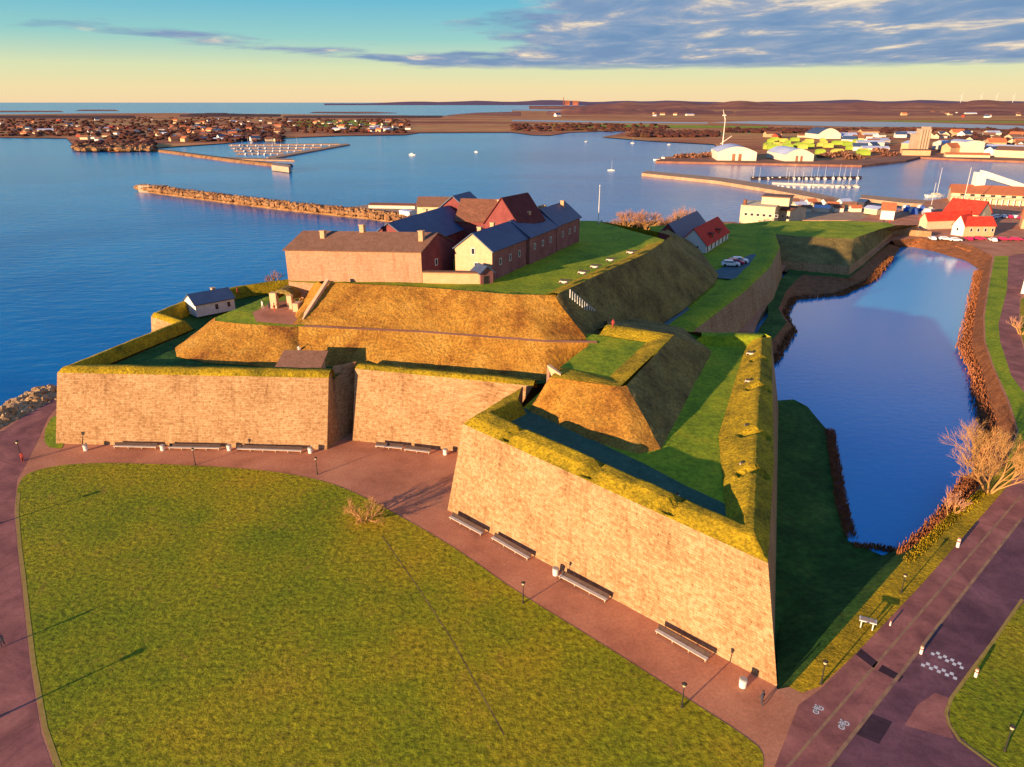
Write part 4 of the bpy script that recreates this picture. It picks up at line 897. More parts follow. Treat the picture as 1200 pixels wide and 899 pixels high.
# ============================================================ BARE TREES, BUSHES, REEDS
def grow(mb, tw, p, d, L, r, depth, rn, spread=0.55, up=0.1, twl=1.0):
    q = p + d * L
    (mb if depth > 1 else tw).tube(p, q, r, r * .68, 5 if depth > 2 else 3)
    if depth == 0: return
    for k in range(3 if depth > 1 else 4):
        a = Vector((rn.uniform(-1, 1), rn.uniform(-1, 1), rn.uniform(-.7, .9))) * spread
        nd_ = (d + a + Vector((0, 0, up))).normalized()
        st = p.lerp(q, rn.uniform(.45, 1.0)) if k else q
        grow(mb, tw, st, nd_, L * rn.uniform(.62, .86), r * .6, depth - 1, rn, spread, up, twl)
def bare_tree(name, loc, h, label, cat='tree', group=None, seed=1, stems=3, depth=5, spread=.6, lean=.35, tm='bark', wm_='twig', up=.1, tr=.28):
    rn = random.Random(seed); r = thing(name, loc, label, cat, group); a = MB(); b = MB()
    for s in range(stems):
        t = 2 * math.pi * s / stems + rn.random()
        d = Vector((math.cos(t) * lean, math.sin(t) * lean, 1)).normalized()
        grow(a, b, Vector((math.cos(t) * .2, math.sin(t) * .2, -.3)), d, h * .30, tr * h / 8, depth, rn, spread, up)
    a.build('trunk', tm, r, local=True); b.build('crown', wm_, r, local=True); return r
bare_tree('bare_tree', at(1158, 578, -.2), 12.5, 'big bare tree with sunlit orange branches by the moat and the road', seed=4, stems=5, depth=6, spread=.62, lean=.6, tr=.13, wm_='bark')
bare_tree('bare_tree', at(1113, 608, -1.2), 6.0, 'small pinkish bare tree on the moat bank, left of the big orange one', seed=9, stems=3, depth=4, spread=.5, lean=.25, tr=.2)
bare_tree('bare_bush', at(428, 611, 0), 5.2, 'low wind bent bare bush at the lawn edge by the path', 'bush', seed=12, stems=7, depth=4, spread=.75, lean=1.0, up=-.02, tr=.2, wm_='bark')
for i, (p, z, h, lab) in enumerate((((735, 270), 6, 11, 'pale bare tree behind the castle lawn, nearest the flagpole'), ((758, 270), 6, 11.5, 'round pinkish bare tree second from the flagpole'), ((803, 270), 6, 12, 'round orange lit bare tree next to the red house'), ((785, 272), 5, 8, 'low brown bare tree left of the orange lit one'))):
    bare_tree('bare_tree', at(*p, z), h, lab, group='bare trees behind the castle', seed=20 + i, stems=6, depth=5, spread=.75, lean=.8, tr=.22)
bare_tree('bare_tree', at(1196, 392, 0), 7, 'pale pink bare tree beside the footpath at the right edge', seed=31, stems=4, depth=4, spread=.6, lean=.6)
bare_tree('bare_tree', at(322, 334, 12), 5, 'reddish bare tree between the sea and the castle range', seed=33, stems=4, depth=4, spread=.6, lean=.6)

def clump(name, pts, z, n, h, m, label, seed=3, blade=.12, wid=2.0):
    """reeds or scrub: many thin upright blades along a line"""
    rn = random.Random(seed); L = PX(pts, z) if not hasattr(z, '__len__') else [at(p[0], p[1], zz) for p, zz in zip(pts, z)]
    vs = []; fs = []
    R_ = resample(L, 200)
    for i in range(n):
        p = R_[rn.randrange(200)] + Vector((rn.uniform(-.5, .5) * wid, rn.uniform(-.5, .5) * wid, -.3)); hh = h * rn.uniform(.5, 1.15); t = rn.uniform(0, 6.28); dx = Vector((math.cos(t), math.sin(t), 0)) * blade
        tip = p + Vector((rn.gauss(0, .25) * hh * .5, rn.gauss(0, .25) * hh * .5, hh)); o = len(vs)
        vs += [p - dx, p + dx, tip + dx * .6, tip - dx * .6]; fs.append((o, o + 1, o + 2, o + 3))
    return tag(mk(name, vs, fs, m), label, kind='stuff')
clump('reeds', [(972, 505), (977, 535), (986, 592), (996, 628)], WZ, 3600, 1.0, 'reed', 'rusty brown reeds on the near moat shore', 5, wid=1.8, blade=.07)
clump('reeds', [(1000, 640), (1030, 643), (1060, 649), (1080, 640)], WZ, 700, .9, 'reed', 'low reeds at the near end of the moat', 6, wid=1.2)
clump('reeds', [(1062, 650), (1092, 625), (1120, 592), (1140, 560)], -1.6, 4200, 1.0, 'reed', 'reeds and scrub on the moat bank below the bare trees', 7, wid=2.6, blade=.07)
clump('scrub', [(1150, 545), (1158, 505), (1150, 470), (1142, 432), (1130, 408), (1135, 385), (1142, 350), (1148, 318)], WZ + 1, 5200, 1.0, 'reed', 'brown scrub along the far moat bank', 8, blade=.14, wid=3.2)
clump('scrub', [(1140, 296), (1108, 286), (1075, 284), (1050, 284)], -2, 2600, 1.2, 'reed', 'scrub along the head of the moat', 9, blade=.25, wid=4)
clump('reeds', [(905, 425), (928, 388), (918, 368), (930, 350), (985, 345), (1022, 328), (1044, 302)], WZ + .4, 3000, 1.0, 'mud', 'brown reeds round the corner bastion shore', 10, blade=.2, wid=2.6)
clump('rough_grass', [(1065, 657), (1112, 611), (1150, 578)], 0, 2600, .6, 'parapet', 'rough yellow grass on the crest of the bank', 11, wid=1.3, blade=.07)
# dark hedge behind the castle lawn
def blob_mass(name, centres, m, label, seed=1, leaf=.5, n=220, kind='stuff', cat=None):
    rn = random.Random(seed); vs = []; fs = []
    for (c, rx, ry, rz_) in centres:
        for i in range(n):
            u = Vector((rn.gauss(0, 1), rn.gauss(0, 1), rn.gauss(0, 1))).normalized(); k = rn.uniform(.55, 1.0) * (1 + .25 * noise.noise(u * 2 + c * .1))
            p = c + Vector((u.x * rx * k, u.y * ry * k, abs(u.z) * rz_ * k)); a = Vector((rn.uniform(-1, 1), rn.uniform(-1, 1), rn.uniform(-1, 1))).normalized() * leaf; b_ = a.orthogonal().normalized() * leaf; o = len(vs)
            vs += [p - a, p - b_, p + a, p + b_]; fs.append((o, o + 1, o + 2, o + 3))
    o = mk(name, vs, fs, m); return tag(o, label, cat, kind=kind)
blob_mass('undergrowth', [(at(x, 272, 4), 6, 4, 4.5) for x in range(705, 835, 9)], 'bushd', 'dark shrubbery behind the castle lawn', 2, leaf=.55, n=260)
# shore boulders
def boulders(name, line, z, n, size, m, label, seed, wid, hump=0.0):
    rn = random.Random(seed); L = resample(line, 300); vs = []; fs = []
    base = MB().ball((0, 0, 0), 1, n=6, m_=4)
    for i in range(n):
        k = rn.randrange(299); p = L[k]; t = (L[k + 1] - p).normalized(); nn = Vector((-t.y, t.x, 0)); u = rn.uniform(-1, 1)
        c = p + nn * u * wid + Vector((0, 0, z + hump * (1 - abs(u)) - p.z)); s = size * rn.uniform(.5, 1.3); o = len(vs); sq = [rn.uniform(.7, 1.3) for _ in range(3)]
        for v in base.v:
            q = Vector((v[0] * sq[0], v[1] * sq[1], v[2] * sq[2])) * s * rn.uniform(.8, 1.15); vs.append(c + q)
        fs += [tuple(j + o for j in f) for f in base.f]
    return tag(mk(name, vs, fs, m), label, kind='stuff')
boulders('shore_rocks', PX([(-160, 560), (-60, 525), (0, 492), (35, 476), (66, 460)], -1), -1.2, 1500, 1.0, 'rock', 'pale sunlit boulders along the sea shore', 3, 5.0, hump=1.2)
boulders('shore_rocks', PX([(75, 455), (120, 432), (170, 408)], -2), -3.6, 220, .8, 'rock', 'rocks at the foot of the sea wall', 4, 3.0)

# ============================================================ BREAKWATERS AND PIERS
def mole(name, pts, z, wd, m, label, cat='breakwater', top=None):
    L = PX(pts, z); l2 = offs(L, wd); l1 = offs(L, -2.2); l3 = offs(L, wd + 2.2)
    r = thing(name, L[0], label, cat)
    loft('core', [setz(l1, SEA - .3), L, l2, setz(l3, SEA - .3)], m, r, step=4, amp=.1)
    return r, L, l2
br, L1, L2 = mole('breakwater', [(164, 219), (240, 229), (330, 240), (440, 251), (520, 262)], -1.0, 8, 'boulder_dark', 'long boulder breakwater running out behind the castle into the bay', 'breakwater')
mid = [(a + b) / 2 for a, b in zip(L1, L2)]
o = boulders('boulders', [(a * .85 + b * .15) for a, b in zip(L1, L2)], -1.4, 2800, 1.25, 'boulder_dark', None, 5, 5.5, hump=1.4)
o.parent = br
for v in o.data.vertices: v.co -= br.location
tipc = at(170, 219.5, -.5)
MB().box(tipc.x + 6, tipc.y + 0, SEA, 20, 8, 5.0, rz=R(-14)).build('end_block', 'concrete', br)
# promenade deck and buildings behind the castle
def deck(name, pts, z, m, label, cat='pier', th=1.2, posts=False):
    L = PX(pts, z); r = thing(name, L[0], label, cat); n = len(L)
    lo = [p + Vector((0, 0, -th)) for p in L]
    mk('deck', L + lo, [tuple(range(n)), tuple(range(2 * n - 1, n - 1, -1))] + [(i, n + i, n + (i + 1) % n, (i + 1) % n) for i in range(n)], m, r)
    if posts:
        for i in range(n):
            q = L[i].lerp(L[(i + 1) % n], .1); MB().tube(q + Vector((0, 0, -th)), q + Vector((0, 0, -th - 4)), .35, .35, 6).build('pile', 'wood_dark', r)
    return r
deck('quay', [(398, 244), (430, 240), (478, 239), (505, 242), (530, 250), (470, 250), (440, 249)], -.6, 'plank', 'pale curved quay behind the castle at the root of the breakwater', 'quay')
house('pier_shed', 'long low pale shed on the curved quay behind the castle', 'shed', at(432, 244, -.6), at(486, 245, -.6), 9, 1.8, 2.6, 'hangar', 'roof_rust', over=.2)
house('pier_shed', 'small white cube building where quay meets the castle roofs', 'shed', at(468, 254, -.6), at(480, 256, -.6), 5, 3.4, 3.8, 'white', 'hroof', over=.1)
# marina breakwater on the left
mole('breakwater', [(180, 175), (225, 181), (270, 187), (318, 192), (333, 193)], -1.6, 10, 'boulder_dark', 'thin dark breakwater sheltering the small far marina', 'breakwater')
deck('breakwater_end', [(318, 193.5), (338, 196), (341, 193.5), (322, 191)], 1.5, 'concrete', 'pale block at the tip of the thin far breakwater', 'pier', th=5)
deck('marina_pontoon', [(316, 186), (410, 169), (405, 168), (312, 184)], -2.6, 'plank', 'long outer pontoon of the far marina', 'pontoon')
deck('marina_pontoon', [(262, 186), (345, 188), (342, 186), (262, 184)], -2.6, 'plank', 'short front pontoon of the far marina', 'pontoon')
for i in range(4):
    y = 170 + i * 3.4
    deck('marina_pontoon', [(268 + i * 3, y), (398 - i * 22, y - 1.2), (398 - i * 22, y - 2.0), (268 + i * 3, y - .9)], -2.8, 'plank', ['pontoon row farthest back in the far marina', 'second pontoon row from the back in the far marina', 'third pontoon row from the back in the far marina', 'pontoon row nearest the front of the far marina'][i], 'pontoon')
# right hand pier
pr = deck('stone_pier', [(752, 203), (757, 200), (850, 208.5), (905, 217), (960, 227), (1010, 238), (1030, 246), (1012, 247), (960, 233), (905, 222.5), (840, 212)], -1.6, 'plank', 'long orange lit stone pier reaching out from the town harbour', 'pier', th=4)
deck('pontoon', [(880, 209), (1010, 208), (1010, 206.5), (880, 207)], -2.8, 'wood_dark', 'dark outer pontoon in the guest harbour', 'pontoon')
deck('pontoon', [(905, 214), (1006, 218), (1008, 216.5), (905, 212.5)], -2.8, 'wood', 'pale inner pontoon in the guest harbour', 'pontoon')
deck('harbour_jetty', [(1008, 232), (1060, 238), (1108, 240), (1108, 236), (1062, 233), (1010, 228)], -1.0, 'plank', 'long pale jetty in front of the marina halls', 'jetty', th=2)

# ============================================================ FAR LAND
def fland(name, pts, z, m, label, step=None, amp=0):
    return tag(sheet(name, PX(pts, z), m, step=step, amp=amp, smooth=False), label, kind='structure')
vil = [(-260, 168), (-100, 162), (0, 161), (78, 162), (88, 172), (130, 178), (160, 177), (180, 173.5), (215, 171), (262, 168), (300, 163), (400, 159), (475, 158), (492, 155.5), (600, 155), (622, 158), (645, 158.5), (668, 155), (740, 152.6), (720, 158), (705, 160.5), (760, 165), (837, 169), (845, 176), (830, 181), (775, 184), (768, 188),
       (840, 189.5), (940, 191), (1010, 192), (1055, 187), (1075, 183), (1120, 184.5), (1200, 188), (1500, 200)]
back = [(1500, 128), (600, 128), (600, 134), (520, 136), (430, 134.5), (300, 133.5), (200, 132.5), (100, 133), (0, 134), (-260, 134)]
fland('far_land', vil + back, SEA + 1.0, 'farland', 'brown and green land on the far side of the bay')
for nm, pts, lab in (('islet', [(0, 131.3), (75, 131), (70, 129.8), (0, 129.8)], 'low dark skerry near the left horizon'), ('islet', [(88, 129.8), (140, 130), (135, 128.6), (95, 128.5)], 'small flat skerry at the left horizon'),
                     ('islet', [(362, 132.2), (420, 132.8), (468, 132.4), (440, 131), (370, 131)], 'long dark skerry beyond the village'), ('islet', [(520, 135), (610, 136), (610, 131), (560, 132)], 'flat brown headland beyond the bay')):
    fland(nm, pts, SEA + 1.5, 'farhill', lab)
for pts, lab in (([(600, 142), (680, 143.5), (760, 144.5), (830, 144.8), (830, 143.5), (700, 141.8), (600, 140.5)], 'pale strip of shallow water in the flats'), ([(830, 143.5), (920, 146.5), (1000, 148.5), (1100, 149), (1200, 152), (1200, 147.5), (1120, 145), (1050, 143), (960, 142.5), (880, 142)], 'pale lagoon behind the industrial harbour'),
                 ([(600, 129.8), (660, 130.2), (668, 128.4), (600, 127.6)], 'narrow far inlet')):
    tag(sheet('lagoon', PX(pts, SEA + 1.3), 'lagoon', smooth=False), lab, kind='structure')
for pts, lab in (([(350, 142), (420, 141), (470, 146), (400, 150), (340, 147)], 'green field behind the village'), ([(640, 145.5), (760, 146.5), (900, 148), (900, 150), (740, 150), (650, 148.5)], 'green meadow across the bay'), ([(1000, 141), (1200, 142), (1200, 144), (1050, 142.5)], 'pale field below the wooded ridge')):
    tag(sheet('field', PX(pts, SEA + 1.35), 'turf', smooth=False), lab, kind='structure')
def ridge(name, x0, x1, y, d, h, m, label, seed, n=60):
    """a low hill range: front foot seen at row y, crest d metres behind"""
    rows = []
    for k, (dd, hh) in enumerate(((0, 0), (.35, .55), (.7, .9), (1.0, 1.0), (1.6, .5), (2.2, 0))):
        row = []
        for i in range(n):
            x = x0 + (x1 - x0) * i / (n - 1); p = at(x, y, SEA + .9); s = 1 + d * dd / p.y
            q = Vector((p.x * s, p.y * s, SEA + .9))
            e = min(1, min(i, n - 1 - i) / (n * .12)); e = e * e * (3 - 2 * e)
            nz_ = .62 + .5 * noise.noise(Vector((i * .09 * 60 / n * (x1 - x0) / 300, seed, 0))) + .16 * noise.noise(Vector((i * .5, seed, k * .4)))
            q.z += h * hh * e * max(.1, nz_); row.append(q)
        rows.append(row)
    fs = [(k * n + i, k * n + i + 1, (k + 1) * n + i + 1, (k + 1) * n + i) for k in range(len(rows) - 1) for i in range(n - 1)]
    return tag(mk(name, [p for r in rows for p in r], fs, m, smooth=True), label, kind='structure')
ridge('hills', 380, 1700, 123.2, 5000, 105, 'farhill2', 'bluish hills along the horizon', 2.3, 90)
ridge('hills', 620, 1700, 128.5, 2500, 82, 'farhill', 'long brown wooded ridge behind the flats', 5.1, 120)
ridge('hills', 640, 860, 134.5, 700, 32, 'farhill', 'dark wooded rise across the bay', 7.7, 60)
ridge('hills', 860, 1250, 135.5, 900, 26, 'farhill', 'brown wooded slope behind the lagoon', 9.4, 60)
ridge('hills', 210, 330, 137, 300, 15, 'wooddk', 'low wooded hill behind the far village', 3.4, 40)
ridge('hills', -60, 160, 139, 300, 11, 'wooddk', 'low wood at the left end of the village', 4.4, 40)
ridge('hills', 330, 520, 138.5, 260, 9, 'wooddk', 'low brown wood behind the green field', 6.4, 40)

def scatter_wood(name, quads, n, size, h, m, label, seed):
    """far off woodland reading as one mass: many leafy lumps"""
    rn = random.Random(seed); vs = []; fs = []; base = MB().ball((0, 0, 0), 1, n=6, m_=4)
    for i in range(n):
        x0, x1, y0, y1 = rn.choice(quads); p = at(rn.uniform(x0, x1), rn.uniform(y0, y1), SEA + 1); s = size * rn.uniform(.5, 1.4); hh = h * rn.uniform(.5, 1.3); o = len(vs)
        for v in base.v: vs.append(p + Vector((v[0] * s * rn.uniform(.7, 1.2), v[1] * s * rn.uniform(.7, 1.2), (v[2] * .5 + .4) * hh * rn.uniform(.8, 1.2))))
        fs += [tuple(j + o for j in f) for f in base.f]
    return tag(mk(name, vs, fs, m), label, kind='stuff')
scatter_wood('woodland', [(0, 120, 140, 160), (90, 180, 168, 176), (100, 330, 138, 165), (150, 300, 137, 165), (330, 480, 140, 156), (220, 330, 150, 166)], 2200, 7, 5, 'wooddk', 'bare woods and gardens round the far village', 1)
scatter_wood('woodland', [(600, 780, 146, 154), (740, 840, 155, 161), (900, 1200, 152, 157), (1120, 1200, 158, 175), (850, 1000, 152, 156)], 1100, 9, 6, 'wooddk', 'brown scrub on the flats across the bay', 2)
scatter_wood('shore_rocks', [(88, 180, 172, 177.5)], 220, 5, 5, 'boulder_dark', 'dark rocky point below the far village', 3)

# small far houses: one mesh each, copies of a few kinds
def tiny(name, wm, rm, L, W, eh, rh):
    mb2 = MB(); v = [(-L / 2, -W / 2, 0), (L / 2, -W / 2, 0), (L / 2, W / 2, 0), (-L / 2, W / 2, 0), (-L / 2, -W / 2, eh), (L / 2, -W / 2, eh), (L / 2, W / 2, eh), (-L / 2, W / 2, eh), (-L / 2, 0, rh), (L / 2, 0, rh)]
    mb2.add(v, [(0, 1, 5, 4), (2, 3, 7, 6), (1, 2, 6, 9, 5), (3, 0, 4, 8, 7)], 0)
    e = .5
    mb2.add([(-L / 2 - e, -W / 2 - e, eh - .2), (L / 2 + e, -W / 2 - e, eh - .2), (L / 2 + e, 0, rh + .3), (-L / 2 - e, 0, rh + .3), (L / 2 + e, W / 2 + e, eh - .2), (-L / 2 - e, W / 2 + e, eh - .2)], [(0, 1, 2, 3), (3, 2, 4, 5)], 1)
    return mb2.build(name, [wm, rm])
kinds = [('white', 'roof_grey', 11, 8, 3.5, 6, 'white house with a grey roof'), ('cream', 'roof_rust', 12, 8, 3.6, 6.4, 'cream house with a rusty roof'), ('white', 'roof_blue', 13, 9, 4, 7, 'white house with a dark blue roof'),
         ('red', 'roof_grey', 11, 8, 3.5, 6, 'red house with a grey roof'), ('hangar', 'hroof', 26, 11, 4, 5.5, 'long pale hall'), ('plaster', 'roof_orange', 14, 9, 5, 8, 'peach house with an orange roof')]
protos = {}
def scatter_houses(quads, n, seed, place, weights, scale=1.0):
    rn = random.Random(seed); got = []
    for i in range(n * 3):
        if len(got) >= n: break
        x0, x1, y0, y1 = rn.choice(quads); x = rn.uniform(x0, x1); y = rn.uniform(y0, y1); p = at(x, y, SEA + .9)
        if any((p - g).length < 15 * scale for g in got): continue
        k = rn.choices(range(len(kinds)), weights)[0]; kd = kinds[k]
        if k in protos: o = protos[k].copy(); COL.objects.link(o)
        else: o = tiny('far_house', *kd[:6]); protos[k] = o
        got.append(p); o.location = p; s = scale * rn.uniform(.8, 1.3); o.scale = (s, s, s); o.rotation_euler = (0, 0, rn.uniform(-.9, .9))
        zn = next(w_ for lim, w_ in ((60, 'at the far left end'), (120, 'left of the rocky point'), (180, 'above the rocky point'), (240, 'above the thin breakwater'), (300, 'behind the marina pontoons'), (380, 'right of the marina'), (700, 'at the right end'), (900, 'left of the crane mast'), (950, 'above the left white hall'), (1000, 'above the timber stacks'), (1030, 'right of the timber stacks'), (1058, 'just left of the silo'), (1100, 'just right of the silo'), (1125, 'between silo and flat white hall'), (1155, 'behind the flat white hall'), (1300, 'at the right edge')) if x < lim)
        if place.startswith('in the'): zn += ', ' + ('by the shore' if y > 155 else 'halfway up' if y > 147 else 'near the skyline')
        o['label'] = kd[6].replace(' with a', ',').replace('an ', '').replace(',n ', ', ') + ' ' + place.replace('in the village across the bay', 'in the village').replace('in the industrial harbour', 'in the harbour') + ', ' + zn; o['category'] = 'house'; o['group'] = 'far houses ' + place + ', ' + kd[6] + ', ' + zn
scatter_houses([(0, 115, 142, 160), (60, 300, 140, 160), (100, 270, 150, 168), (180, 330, 142, 163), (230, 330, 150, 166), (340, 480, 142, 155)], 190, 5, 'in the village across the bay', [5, 4, 3, 1.5, .8, 3], .95)
scatter_houses([(400, 475, 148, 156)], 12, 6, 'at the shore end of the village', [3, 2, 1, 1, 1, 3])
scatter_houses([(640, 860, 131, 139), (1050, 1200, 132, 138)], 26, 7, 'below the far wooded ridge', [5, 2, 1, 1, 1, 1], 1.6)

# ============================================================ INDUSTRIAL HARBOUR
def hall(name, label, A, B, W, eh, rh, wm, rm, group=None, door=True):
    """hall with a curved roof, gable to the front"""
    A = Vector(A); B = Vector(B); t = B - A; L = t.length; r = thing(name, A, label, 'hall', group, math.atan2(t.y, t.x)); n = 10
    arc = [(L * i / n, eh + (rh - eh) * math.sin(math.pi * i / n)) for i in range(n + 1)]
    v = [(0, 0, 0), (L, 0, 0)] + [(x, 0, z) for x, z in reversed(arc)]; m_ = len(v); v2 = [(x, W, z) for x, y, z in v]
    MB().add(v + v2, [tuple(range(m_)), tuple(range(2 * m_ - 1, m_ - 1, -1)), (0, 2 + n, m_ + 2 + n, m_), (1, m_ + 1, m_ + 2, 2)]).build('wall', wm, r, local=True)
    rv = [(x, y, z + .15) for y in (-.5, W + .5) for x, z in arc]; MB().add(rv, [(i, i + 1, n + 2 + i, n + 1 + i) for i in range(n)]).build('roof', rm, r, local=True)
    if door:
        for s in (.42, .58): MB().box(L * s, -.1, 0, L * .08, .2, eh * .8).build('door', 'quay', r, local=True)
    return r
QZ = -2.0
deck('harbour_quay', [(768, 189), (1010, 193.5), (1062, 188), (1078, 184), (1120, 186), (1500, 199), (1500, 196), (1200, 184), (1075, 180), (1000, 188), (850, 187), (835, 183), (775, 186)], QZ, 'quay', 'low brown quay edge of the industrial harbour', 'quay', th=3)
hall('harbour_hall', 'white hall with a rounded bluish roof at the left of the industrial quay', at(840, 188, QZ), at(886, 188.5, QZ), 60, 9, 15, 'hangar', 'hroof')
hall('harbour_hall', 'white arched hall with a red gate in the middle of the industrial quay', at(919, 189, QZ), at(953, 189, QZ), 60, 7, 13, 'hangar', 'hroof')
hall('harbour_hall', 'dark blue roofed round hall behind the timber stacks', at(958, 163, QZ), at(985, 163, QZ), 60, 8, 18, 'hangar', 'roof_blue', door=False)
hall('harbour_hall', 'white hall with a flat round roof right of the silo', at(1129, 179, QZ), at(1152, 179, QZ), 40, 13, 15, 'hangar', 'hroof', door=False)
house('harbour_shed', 'long pale shed right of the silo tower', 'shed', at(1106, 176, QZ), at(1129, 176, QZ), 30, 8, 12, 'hangar', 'hroof')
house('harbour_shed', 'long cream shed at the right end of the far quay', 'shed', at(1165, 184, QZ), at(1215, 186, QZ), 26, 8, 12, 'cream', 'roof_grey')
house('harbour_shed', 'low orange roofed shed on the far quay right of the silo', 'shed', at(1108, 184, QZ), at(1160, 185, QZ), 10, 3, 5, 'cream', 'roof_orange')
house('harbour_shed', 'flat pale shed left of the silo tower', 'shed', at(1055, 176, QZ), at(1074, 177, QZ), 30, 9, 12, 'plaster', 'hroof')
house('harbour_shed', 'low pale shed at the foot of the silo tower', 'shed', at(1057, 182, QZ), at(1090, 182.5, QZ), 12, 6, 7, 'plaster', 'roof_rust')
for i, (x, y, w_, lab) in enumerate(((1158, 160, 15, 'small pale shed above the harbour at the right'), (1185, 165, 14, 'pale shed near the right edge beyond the harbour'), (1160, 172, 12, 'small shed right of the white flat hall'), (898, 161, 18, 'peach shed behind the yellow timber'), (1010, 158, 20, 'brown roofed shed behind the green timber'))):
    house('harbour_shed', lab, 'shed', at(x, y, QZ), at(x + w_, y, QZ), 20, 6, 10, ['hangar', 'cream', 'hangar', 'plaster', 'plaster'][i], ['hroof', 'roof_grey', 'hroof', 'roof_rust', 'roof_rust'][i])
si = thing('silo', at(1074, 180, QZ), 'tall pale concrete silo tower on the far quay', 'silo')
MB().box(4, 0, 0, 13, 12, 30).build('tower', 'concrete', si, local=True)
MB().box(-4, 0, 0, 10, 11, 24).build('lower_block', 'concrete', si, local=True)
MB().box(6, 0, 30, 8, 8, 2.5).build('head_house', 'concrete', si, local=True)
for i in range(4): MB().tube((-1.5 + 3.4 * i, -6.2, 0), (-1.5 + 3.4 * i, -6.2, 29), 1.6, 1.6, 8).build('silo_cell', 'concrete', si, local=True)
# timber stacks: rows of covered stacks
rn = random.Random(11); cols = ['timber', 'timber_green']
nm = {'timber': 'yellow', 'timber_green': 'green'}
for i in range(40):
    c = cols[rn.random() < .5]; x = rn.uniform(896, 1012); y = rn.uniform(164, 182)
    if x < 960 and y > 178: y -= 8
    p = at(x, y, QZ); s = MB(); L = rn.uniform(8, 16); s.box(0, 0, 0, L, 6, 4.6, taper=.97).box(0, 0, 4.65, L * 1.02, 6.3, 1.4, taper=.6); o = s.build('timber_stack', c)
    # sloping cover on top of the stack
    o.data.transform(__import__('mathutils').Matrix.Identity(4)); o.location = p; o.rotation_euler = (0, 0, R(-6) + rn.uniform(-.05, .05))
    wh = ('behind the left white hall' if x < 930 else 'behind the middle white hall' if x < 965 else 'right of the middle white hall') + (', front row' if y > 175 else ', back row')
    tag(o, nm[c] + ' timber stack ' + wh, 'timber stack', nm[c] + ' timber stacks ' + wh)
blob_mass('log_heap', [(at(x, y, QZ), 12, 5, 5) for x, y in ((800, 185), (812, 185), (825, 184), (833, 183), (968, 184), (985, 182), (1000, 186), (1030, 178), (1016, 172), (1042, 182))], 'quay', 'brown heaps of logs on the industrial quay', 4, leaf=1.6, n=200)
# crane
cr = thing('harbour_crane', at(846, 178, QZ), 'white ship unloader crane with a tall mast at the left end of the industrial quay', 'crane')
b = MB(); b.tube((0, 0, 0), (0, 0, 42), 1.0, .5, 6); b.build('mast', 'hangar', cr, local=True)
MB().tube((0, 0, 40), (-4, 0, 52), .7, .3, 6).build('boom', 'hangar', cr, local=True)
MB().tube((-3, 0, 10), (10, -3, 20), .6, .4, 6).build('strut', 'hangar', cr, local=True)
MB().box(0, 0, 0, 10, 8, 7).build('cabin', 'cream', cr, local=True)
hull = [(-14, -3.5), (10, -3.5), (16, 0), (10, 3.5), (-14, 3.5)]
def make_ship(name, label, p, L, wm, rz=0):
    r = thing(name, p, label, 'ship', rz=rz); k = L / 30
    v = [(x * k * .93, y * k * .8, -1) for x, y in hull] + [(x * k, y * k, 3 * k) for x, y in hull]
    MB().add(v, [(4, 3, 2, 1, 0), (5, 6, 7, 8, 9)] + [(i, (i + 1) % 5, 5 + (i + 1) % 5, 5 + i) for i in range(5)]).build('hull', wm, r, local=True)
    MB().box(-8 * k, 0, 3 * k, 9 * k, 5.5 * k, 5 * k, taper=.9).build('superstructure', 'white', r, local=True); MB().tube((-7 * k, 0, 7 * k), (-7 * k, 0, 12 * k), .25 * k, .15 * k, 5).build('mast', 'white', r, local=True)
    return r
make_ship('ship', 'pale work ship moored left of the white halls', at(846, 183.5, SEA), 34, 'cream', R(10))
make_ship('small_ferry', 'white square boat at the left tip of the industrial quay', at(773, 188, SEA), 14, 'white', R(170))
# wind turbines
def make_turbine():
    r = thing('wind_turbine', (0, 0, 0), 'wind turbine', 'wind turbine'); MB().tube((0, 0, 0), (0, 0, 105), 3.4, 2.2, 8).build('tower', 'white', r, local=True); MB().box(0, 2, 104, 4, 9, 4).build('nacelle', 'white', r, local=True)
    for k in range(3):
        t = R(20 + 120 * k); MB().tube((0, -4, 106), (55 * math.sin(t), -4, 106 + 55 * math.cos(t)), 2.2, .7, 4).build('blade', 'white', r, local=True)
    return r
tb = make_turbine()
for i, (x, lab) in enumerate(((1124, 'leftmost white wind turbine on the ridge'), (1147, 'second white wind turbine from the left on the ridge'), (1165, 'third white wind turbine from the left on the ridge'), (1185, 'rightmost white wind turbine on the ridge'))):
    o = tb if i == 0 else copy_tree(tb)
    p = at(x, 127, 0); s = 9300 / p.y; o.location = (p.x * s, 9300, 45); o.scale = (.6, .6, .75); o['label'] = lab; o['group'] = 'wind turbines on the ridge'
pw_ = thing('power_station', Vector((1010, 14000, -20)), 'distant power station blocks with a chimney on the horizon', 'power station')
MB().box(0, 0, 0, 90, 60, 95).build('reactor_block', 'farhill', pw_, local=True); MB().box(150, 0, 0, 100, 60, 90).build('reactor_block', 'farhill', pw_, local=True); MB().tube((-70, 0, 0), (-70, 0, 150), 8, 5, 8).build('chimney', 'farhill', pw_, local=True)

